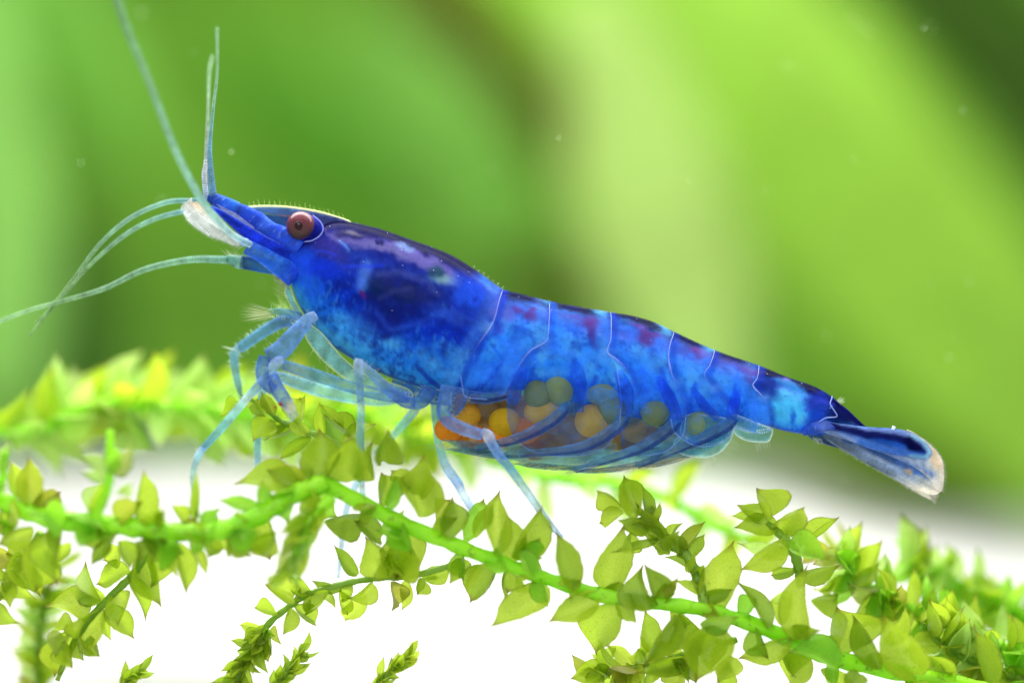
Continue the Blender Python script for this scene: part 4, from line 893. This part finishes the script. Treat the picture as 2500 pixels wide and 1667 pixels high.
# far middle leg
leg([(1022, 985, .6), (1005, 1010, .6), (978, 1042, .6), (952, 1072, .6), (920, 1110, .6)], [14, 12, 11, 9, 9], [T3, T1, ((130, 184, 180), .75), ((110, 176, 186), .78), T1], setae=10)
leg([(880, 1160, .7), (850, 1230, .7), (838, 1290, .6), (831, 1360, .5), (826, 1412, .4)], [8, 9, 8, 7, 4.5], [T2, ((140, 180, 210), .75), ((130, 176, 206), .75), ((120, 170, 206), .75), ((170, 200, 220), .7)], setae=16)
# hind legs
leg([(1066, 955, .3), (1064, 990, .3), (1066, 1050, .3), (1076, 1100, .3), (1090, 1140, .3), (1118, 1180, .3), (1130, 1206, .3), (1160, 1254, .3)], [16, 14, 10, 11, 13, 13, 11, 11], [T3, T1, T2, T2, ((130, 180, 216), .75), ((70, 136, 214), .85), ((206, 222, 240), .8), ((96, 150, 220), .85)], setae=26)
leg([(1095, 945, -.9), (1088, 975, -1.0), (1082, 1005, -1.1), (1098, 1030, -1.15), (1135, 1048, -1.2), (1178, 1062, -1.2)], [22, 20, 18, 18, 17, 15], [T3, ((64, 112, 206), .88), ((56, 96, 200), .9), ((96, 132, 214), .88), ((130, 160, 226), .86), ((110, 150, 230), .88)])
leg([(1176, 1052, -1.25), (1192, 1064, -1.25), (1204, 1088, -1.25), (1225, 1120, -1.3), (1244, 1141, -1.3), (1290, 1205, -1.3), (1340, 1275, -1.3), (1372, 1312, -1.3)], [10, 16, 13, 12, 11, 11, 9, 6], [J, J, ((120, 160, 226), .86), ((96, 142, 220), .86), ((90, 150, 226), .86), ((160, 200, 214), .78), ((140, 190, 220), .8), ((90, 150, 216), .8)])
leg([(1130, 950, -.7), (1118, 985, -.75), (1106, 1012, -.8)], [24, 20, 10], [T3, ((50, 96, 200), .85), T3], 'leg_base')
leg([(1050, 950, -.6), (1030, 978, -.7), (1008, 990, -.8)], [22, 20, 12], [((40, 90, 200), .85), ((56, 120, 200), .82), T1], 'leg_base')

# mouthparts: pale plates and a feather of bristles in front of the chest
def pale(u, v, e):
    n = fbm(u, v * .5, 14, 12)[:, None]; rgb = np.array((120, 176, 190.)) * (.75 + .5 * n); k = (1 - sst(0, 5, e))[:, None]
    rgb = rgb * (1 - k) + np.array((214, 226, 160.)) * k
    return np.hstack([s2l(np.clip(rgb, 0, 255)), np.full((len(u), 1), .72)])
plate('mouth_plate', [(666, 664), (690, 672), (706, 690), (702, 712), (690, 700), (672, 684)], lambda u, v: -.2, lambda u, v, e: np.hstack([s2l(np.tile((206., 216, 160), (len(u), 1)) * (.6 + .6 * fbm(u, v, 8, 6))[:, None]), np.full((len(u), 1), .75)]), SH, M['plate'], 4)
plate('mouth_plate', [(702, 688), (712, 700), (724, 735), (745, 770), (738, 782), (720, 764), (704, 734), (696, 716)], lambda u, v: -.3, pale, SH, M['plate'], 4)
plate('chest_plate', [(745, 778), (790, 812), (842, 872), (900, 915), (950, 930), (1000, 948), (1010, 968), (960, 962), (900, 946), (850, 926), (800, 888), (760, 842), (744, 806)], lambda u, v: -.55, pale, SH, M['plate'], 6, 0, None, 90)
plate('chest_plate', [(960, 925), (1020, 945), (1100, 955), (1100, 990), (1040, 985), (990, 975), (950, 955)], lambda u, v: -.3, flatcol((40, 100, 176), .75), SH, M['plate'], 8)
b = Buf()
for i in range(26):
    t = i / 25; s0 = (672 - 20 * random.random(), 764 + 16 * t - 6); ang = math.radians(150 + 55 * t + random.uniform(-3, 3))
    ln = random.uniform(58, 84); b.hair(Q(*s0, -.25), Q(s0[0] + ln * math.cos(ang), s0[1] + ln * -math.sin(ang) * .55, -.25 + random.uniform(-.3, .3)), .007, rgba((226, 232, 196), .8))
for i in range(34):
    t = i / 33; s0 = (690 + 20 * t, 758 + 12 * t); ang = math.radians(118 + 40 * random.random()); ln = random.uniform(30, 62)
    b.hair(Q(*s0, .5), Q(s0[0] + ln * math.cos(ang), s0[1] - ln * math.sin(ang), .9), .008, rgba((190, 216, 140), .5))
for i in range(16):
    b.hair(Q(700 + random.uniform(-3, 5), 690 + i * 2.6, -.2), Q(672 - random.uniform(0, 16), 676 + i * 2.8, -.2), .006, rgba((216, 222, 170), .8))
b.build('bristle_fringe', M['fine'], SH, 'stuff')
leg([(735, 775, -.3), (705, 765, -.28), (680, 760, -.25), (655, 758, -.25)], [12, 11, 9, 5], [T3, T1, ((100, 160, 170), .7), ((150, 190, 150), .5)], 'mouth_limb')
# loose bristles at several edges
b = Buf()
def fringe(pts, n, dx, dy, y, col=(226, 234, 214), a=.75, jit=8, r=.006):
    q = catmull([(*p, 0) for p in pts], n)
    for s in q: b.hair(Q(s[0], s[1], y), Q(s[0] + dx + random.uniform(-jit, jit), s[1] + dy + random.uniform(-jit, jit), y + random.uniform(-.1, .1)), r, rgba(col, a))
fringe([(770, 850), (800, 885), (860, 925), (930, 955), (1000, 966)], 24, -4, 16, -.4)
fringe([(1000, 985), (1040, 990)], 16, 14, 34, -.5); fringe([(1015, 975), (975, 985)], 12, -4, 30, -.4)
fringe([(1782, 1070), (1770, 1086), (1757, 1098)], 8, 26, 18, -.62, jit=4); fringe([(1845, 1078), (1870, 1074)], 8, 8, 20, -.62, jit=5); fringe([(1735, 1110), (1740, 1112)], 4, 2, 26, -.6, jit=4); fringe([(1838, 1080), (1848, 1082)], 4, 4, 24, -.6, jit=3)
fringe([(2042, 980), (2048, 986)], 4, 16, -10, -.1, jit=3, r=.009); fringe([(1980, 1066), (2000, 1070)], 10, 6, 16, -.3, jit=5)
fringe([(530, 487), (585, 505)], 10, -2, -12, -.3, jit=3); fringe([(556, 624), (590, 630)], 10, -14, -18, 0, jit=6); fringe([(1100, 1088), (1180, 1092)], 16, -70, 4, -.3, a=.5, jit=10)
fringe([(1240, 716), (1330, 738), (1480, 764)], 10, 2, -7, 0, jit=3); fringe([(1156, 654), (1226, 704)], 7, 3, -7, 0, jit=2)
fringe([(575, 856), (560, 850)], 4, -30, -6, .4, jit=4, r=.009)
b.build('bristle_fringe', M['fine'], SH, 'stuff')

# ---- eggs and swimming legs
OLV, GLD, ORG, BRN = (176, 184, 14), (246, 210, 52), (226, 152, 48), (212, 170, 60)
EGG = [(1363, 946, 34, 42, OLV, -.72), (1313, 962, 32, 36, OLV, -.65), (1323, 1003, 43, 33, GLD, -.82), (1470, 953, 42, 34, OLV, -.70), (1490, 994, 34, 40, OLV, -.6), (1445, 1026, 41, 39, GLD, -.78), (1597, 999, 35, 36, OLV, -.70), (1704, 1034, 33, 36, OLV, -.45), (1233, 1030, 38, 34, GLD, -.72),
       (1099, 1045, 36, 30, ORG, -.4), (1137, 1014, 36, 29, BRN, -.3), (1150, 1064, 36, 28, ORG, -.2), (1283, 1049, 38, 30, ORG, -.5), (1215, 1066, 38, 28, ORG, -.3), (1359, 1078, 42, 33, BRN, -.4), (1305, 1098, 34, 28, ORG, -.3), (1550, 1056, 38, 34, GLD, -.5), (1640, 1074, 38, 32, GLD, -.4), (1140, 980, 36, 28, BRN, .1),
       (1190, 1004, 38, 34, BRN, -.2), (1270, 1000, 38, 34, BRN, -.1), (1395, 1036, 38, 36, BRN, -.3), (1415, 990, 36, 36, OLV, -.3), (1490, 1074, 38, 32, BRN, -.3), (1536, 1010, 36, 36, OLV, -.3), (1645, 1030, 36, 34, OLV, -.3), (1700, 1074, 32, 28, GLD, -.2), (1430, 1085, 40, 30, BRN, -.2), (1590, 1070, 36, 30, BRN, -.2),
       (1240, 980, 36, 34, BRN, .2), (1330, 1050, 38, 34, BRN, .0), (1540, 1090, 34, 26, BRN, -.1), (1180, 1040, 36, 32, BRN, -.4)]
eb = {}
for ei, (u, v, rx, ry, col, y) in enumerate(EGG):
    front = ei < 15 and ei != 14
    if front: y = max(y, side(u, v, .05) + min(rx, ry) / 100 * 1.06 + .10); rx, ry = rx * 1.06, ry * 1.06
    else: y = .42
    e = Buf(); e.ball(Q(u, v, y), (rx / 100, min(rx, ry) / 100, ry / 100), (0, 0, 0, 1), 24, 16, random.uniform(-.3, .3))
    f = random.uniform(.9, 1.1); e.c = [rgba(np.clip(np.array(col) * f, 0, 255), .90) for q in e.v]
    e.build('egg', M['egg'], SH)
S1, S2 = ((112, 156, 210), .50), ((104, 156, 196), .42)
PLEO = [[(1245, 962, -.5), (1190, 972, -.7), (1149, 968, -.75)], [(1385, 985, -.75), (1370, 1010, -.9), (1320, 1045, -.92), (1252, 1074, -.9), (1160, 1092, -.8)], [(1530, 1010, -.75), (1510, 1040, -.9), (1450, 1080, -.92), (1390, 1098, -.9), (1267, 1106, -.8)],
        [(1660, 1015, -.7), (1640, 1040, -.8), (1590, 1078, -.8), (1540, 1102, -.8), (1400, 1146, -.7)], [(1790, 1020, -.6), (1775, 1038, -.7), (1735, 1060, -.72), (1690, 1080, -.7), (1551, 1136, -.6)]]
for i, q in enumerate(PLEO):
    o = limb('swimming_leg', q, [10, 15, 15, 12, 5][:len(q)], [S1, S1, ((104, 146, 206), .5), S1, S2][:len(q)], 'limb', n=30, flat=.6)
    b = Buf(); w3 = [Q(a[0] + 3, a[1] + 3, a[2] - .09) for a in q]; b.tube(w3, np.array([3, 5, 5, 4, 2][:len(q)]) / 100, rgba((44, 76, 160), .34), 8, 30); b.build('vein', M['limb'], o)
def teal(seed, base=(58, 120, 150), a0=.5):
    def f(u, v, e):
        s = fbm(u * .35 + v * .2, (v - u * .05) * 2.2, 18, seed)[:, None]; rgb = np.array(base, float) * (.5 + s); k = (1 - sst(0, 4, e))[:, None]
        rgb = rgb * (1 - k * .4) + np.array((190, 220, 210.)) * k * .4
        return np.hstack([s2l(np.clip(rgb, 0, 255)), np.clip(a0 * (.55 + .9 * s), 0, 1)])
    return f
for q, w_ in (([(1288, 880, -.95), (1268, 920, -1.0), (1250, 985, -.98)], [10, 18, 14]), ([(1412, 885, -1.0), (1418, 940, -1.02), (1412, 1005, -.95)], [8, 15, 12]), ([(1508, 905, -1.0), (1528, 955, -1.02), (1530, 1015, -.95)], [10, 19, 14]),
              ([(1606, 920, -.96), (1634, 970, -.98), (1656, 1022, -.88)], [9, 16, 13]), ([(1690, 945, -.86), (1716, 985, -.88), (1752, 1020, -.80)], [6, 12, 10]), ([(1800, 950, -.75), (1792, 985, -.76), (1785, 1024, -.70)], [8, 15, 12])):
    limb('swimming_leg_base', q, w_, [((60, 130, 240), .10), ((44, 96, 226), .38), ((70, 124, 214), .40)], 'limb', n=16, flat=.45)
BLD = [([(1080, 1070), (1180, 1076), (1280, 1086), (1300, 1100), (1220, 1108), (1140, 1098)], (70, 116, 140), .6, -.6), ([(1085, 1094), (1140, 1090), (1240, 1104), (1300, 1112), (1230, 1118), (1150, 1108)], (30, 84, 120), .8, -.55),
       ([(1200, 1100), (1330, 1108), (1440, 1098), (1500, 1080), (1490, 1105), (1400, 1132), (1290, 1130)], (90, 150, 170), .6, -.5), ([(1250, 1128), (1310, 1128), (1410, 1132), (1480, 1122), (1400, 1144), (1310, 1142)], (24, 72, 104), .85, -.5),
       ([(1390, 1144), (1470, 1138), (1560, 1122), (1620, 1100), (1590, 1128), (1500, 1150), (1420, 1152)], (30, 82, 120), .8, -.45), ([(1400, 1118), (1500, 1100), (1600, 1070), (1660, 1050), (1640, 1090), (1560, 1124), (1470, 1136)], (110, 176, 180), .55, -.4),
       ([(1540, 1136), (1620, 1116), (1700, 1088), (1770, 1050), (1740, 1090), (1680, 1116), (1600, 1138)], (36, 92, 130), .75, -.4), ([(1520, 1110), (1620, 1080), (1720, 1050), (1780, 1030), (1760, 1072), (1690, 1100), (1600, 1122)], (84, 150, 180), .5, -.3),
       ([(1080, 1060), (1150, 1080), (1300, 1084), (1480, 1070), (1650, 1040), (1700, 1060), (1640, 1100), (1500, 1136), (1360, 1140), (1220, 1120), (1110, 1094)], (92, 140, 160), .35, .3)]
BLD.append(([(1120, 975), (1240, 968), (1400, 985), (1560, 1000), (1700, 1010), (1770, 1030), (1700, 1086), (1560, 1128), (1400, 1134), (1250, 1112), (1150, 1088), (1105, 1040)], (122, 142, 136), .42, -.02))
for i, (ol, c, a, y) in enumerate(BLD):
    plate('swimming_blade', ol, (lambda u, v, y=y: y + .06 * math.sin(u * .03)), teal(40 + i, c, a), SH, M['plate'], 6, 0, None, 60)
b = Buf()
for (x0, y0, x1, y1, n) in ((1085, 1078, 1250, 1110, 60), (1200, 1110, 1420, 1146, 80), (1400, 1146, 1600, 1134, 80), (1590, 1134, 1700, 1110, 45)):
    for i in range(n):
        t = random.random(); x, y = x0 + (x1 - x0) * t, y0 + (y1 - y0) * t
        b.hair(Q(x, y, -.45), Q(x - random.uniform(20, 62), y + random.uniform(2, 20), -.45 + random.uniform(-.3, .3)), .0065, rgba((232, 226, 196), random.uniform(.3, .75)))
b.build('bristle_fringe', M['fine'], SH, 'stuff')

# ---- tail fan
def fan(seed, core, dark=None, cream=True):
    def f(u, v, e):
        r = fbm((v * .9 - u * .45) * 2.2, (u + v) * .12, 14, seed)[:, None]
        t = sst(2160, 2290, u + (v - 1060) * .15)[:, None]; edge = (1 - sst(4, 26, e))[:, None]
        rgb = np.array(core, float) * (.65 + .7 * r); pale_ = np.array((240, 232, 224.)) * (.8 + .35 * r)
        k = np.clip(np.maximum(t * edge * 1.2, t ** 3 * .8), 0, 1) if cream else edge * .5
        rgb = rgb * (1 - k) + pale_ * k
        al_ = .90 - .25 * k[:, 0]
        p = Paint(u, v, rgb, al_)
        if dark: dark(p)
        return p.out()
    return f
def d1(p):
    p.line([(2110, 1096), (2180, 1122), (2236, 1142), (2262, 1156)], 9, (52, 96, 180), .75, .6); p.line([(2060, 1072), (2140, 1106), (2200, 1140), (2256, 1180)], 3, (222, 228, 238), .6, .8)
    p.line([(2060, 1080), (2130, 1118), (2200, 1160)], 5, (30, 46, 128), .6, .7); p.blob(2240, 1150, 24, 5, 30, (244, 196, 140), .6); p.blob(2272, 1110, 10, 30, -14, (240, 204, 160), .55)
    for k in range(14): p.line([(2120 + k * 3, 1100 + k * 1.5), (2262 + k * 2, 1120 + k * 6)], 1.3, (232, 236, 242), .35, .9, .1)
def d0(p):
    p.line([(2020, 1036), (2110, 1058), (2175, 1064), (2215, 1082), (2242, 1100)], 9, (14, 18, 88), .9, .5); p.blob(2222, 1088, 26, 12, 32, (8, 12, 66), .95); p.line([(2050, 1034), (2150, 1048), (2200, 1058)], 5, (120, 150, 220), .6)
    p.line([(2090, 1078), (2170, 1100), (2240, 1108)], 8, (50, 110, 214), .7)
    p.line([(2215, 1060), (2246, 1076), (2260, 1100), (2246, 1112), (2210, 1110)], 4, (150, 214, 220), .65, .9)
plate('tail_fan_blade', [(1996, 1026), (2030, 1032), (2110, 1042), (2176, 1047), (2222, 1060), (2252, 1080), (2264, 1102), (2250, 1116), (2200, 1112), (2130, 1097), (2060, 1072), (2000, 1050)], lambda u, v: -.52 - .0006 * (u - 2000), fan(5, (36, 92, 200), d0, False), SH, M['body'], 4.5, .03, None, 90)
plate('tail_fan_blade', [(1995, 1020), (2030, 1030), (2110, 1040), (2176, 1044), (2222, 1056), (2262, 1084), (2288, 1116), (2294, 1150), (2290, 1192), (2276, 1196), (2262, 1170), (2225, 1138), (2160, 1108), (2100, 1084), (2040, 1064), (2000, 1052)], lambda u, v: -.42 - .0006 * (u - 2000), fan(3, (96, 130, 190), d1), SH, M['body'], 5, .04, None, 110)
def d2(p):
    p.line([(2060, 1070), (2140, 1105), (2220, 1140), (2260, 1155)], 8, (50, 92, 170), .7); p.line([(2080, 1082), (2160, 1128)], 4, (190, 200, 220), .5); p.blob(2245, 1155, 30, 8, 30, (60, 110, 180), .6); p.blob(2215, 1145, 12, 6, 20, (240, 190, 130), .6)
plate('tail_fan_blade', [(2000, 1040), (2080, 1066), (2160, 1096), (2230, 1128), (2280, 1168), (2290, 1196), (2272, 1206), (2240, 1196), (2190, 1172), (2130, 1140), (2060, 1100), (2010, 1068)], lambda u, v: -.2 - .0004 * (u - 2000), fan(9, (140, 160, 190), d2), SH, M['plate'], 5, .03, None, 100)
def d3(p):
    p.line([(2040, 1078), (2110, 1110), (2190, 1160)], 7, (20, 30, 110), .85); p.line([(2070, 1086), (2150, 1128), (2215, 1170)], 3, (40, 60, 140), .7)
plate('tail_fan_blade', [(1990, 1052), (2030, 1074), (2060, 1098), (2110, 1124), (2160, 1152), (2220, 1190), (2262, 1214), (2280, 1220), (2284, 1204), (2250, 1180), (2190, 1140), (2120, 1102), (2050, 1066), (2010, 1050)], lambda u, v: .1 + .0003 * (u - 2000), fan(15, (86, 116, 170), d3), SH, M['plate'], 5, .03, None, 100)
plate('tail_spine_plate', [(2020, 970), (2062, 996), (2110, 1039), (2150, 1062), (2170, 1076), (2120, 1072), (2060, 1052), (2020, 1030), (2005, 1000)], lambda u, v: -.05 - .3 * max(0, 1 - (u - 2010) / 120), lambda u, v, e: np.hstack([s2l(np.tile((22., 24, 96), (len(u), 1)) * (.6 + .9 * fbm(u, v, 20, 8))[:, None]), np.full((len(u), 1), .95)]), SH, M['body'], 5, .06, None, 70)
limb('tail_fan_base', [(1960, 1056, -.35), (1985, 1046, -.42), (2010, 1040, -.45), (2040, 1045, -.45)], [8, 15, 16, 10], [((30, 66, 196), .9), ((40, 80, 204), .9), ((90, 110, 200), .9), ((30, 50, 170), .9)], 'body')
limb('tail_fan_base', [(1975, 1058, .1), (2000, 1066, .1), (2040, 1078, .1), (2075, 1092, .1)], [8, 14, 14, 8], [((40, 120, 170), .85), ((24, 70, 140), .9), ((20, 50, 120), .9), ((30, 60, 130), .9)], 'limb')
limb('fan_joint', [(2183, 1040, -.58), (2178, 1054, -.58), (2174, 1064, -.58)], [4.5, 3, 4], [((226, 234, 246), .8)] * 3, 'fine')
limb('fan_joint', [(2062, 1068, -.1), (2058, 1082, -.1), (2056, 1095, -.1)], [2, 3, 5], [((216, 230, 250), .8)] * 3, 'fine')
b = Buf()
for path, n, dx, dy in (([(2225, 1056), (2262, 1082), (2290, 1118), (2297, 1160), (2290, 1196)], 130, 12, 6), ([(2290, 1196), (2284, 1212), (2276, 1222)], 40, 6, 14), ([(2276, 1216), (2220, 1190), (2150, 1148), (2090, 1116), (2050, 1096)], 170, -3, 9), ([(2260, 1170), (2285, 1200)], 40, 8, 12)):
    q = catmull([(*a, 0) for a in path], n)
    for s in q:
        y = -.5 if dx == 12 else -.05
        b.hair(Q(s[0] - dx * 1.6, s[1] - dy * 1.5, y), Q(s[0] + dx * random.uniform(.4, .9), s[1] + dy * random.uniform(.3, 1.1), y), .01, rgba((228, 226, 220), .75))
b.build('bristle_fringe', M['fine'], SH, 'stuff')

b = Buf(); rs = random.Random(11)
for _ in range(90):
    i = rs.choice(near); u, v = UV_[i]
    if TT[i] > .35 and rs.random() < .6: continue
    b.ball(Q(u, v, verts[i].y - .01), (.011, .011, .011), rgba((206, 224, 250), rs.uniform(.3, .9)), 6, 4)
b.build('shell_glints', M['fine'], SH, 'stuff')  # tiny pale dots modelled as wet glints on the shell
# ---- specks drifting in the water
b = Buf(); rs = random.Random(5)
for _ in range(46):
    y = rs.uniform(2, 9); u, v = rs.uniform(40, 2460), rs.uniform(30, 1250)
    rr = rs.uniform(.010, .026); b.ball(P(u, v, y), (rr, rr, rr), rgba((226, 236, 206), .7), 6, 4)
b.build('water_specks', M['fine'], None, 'stuff')
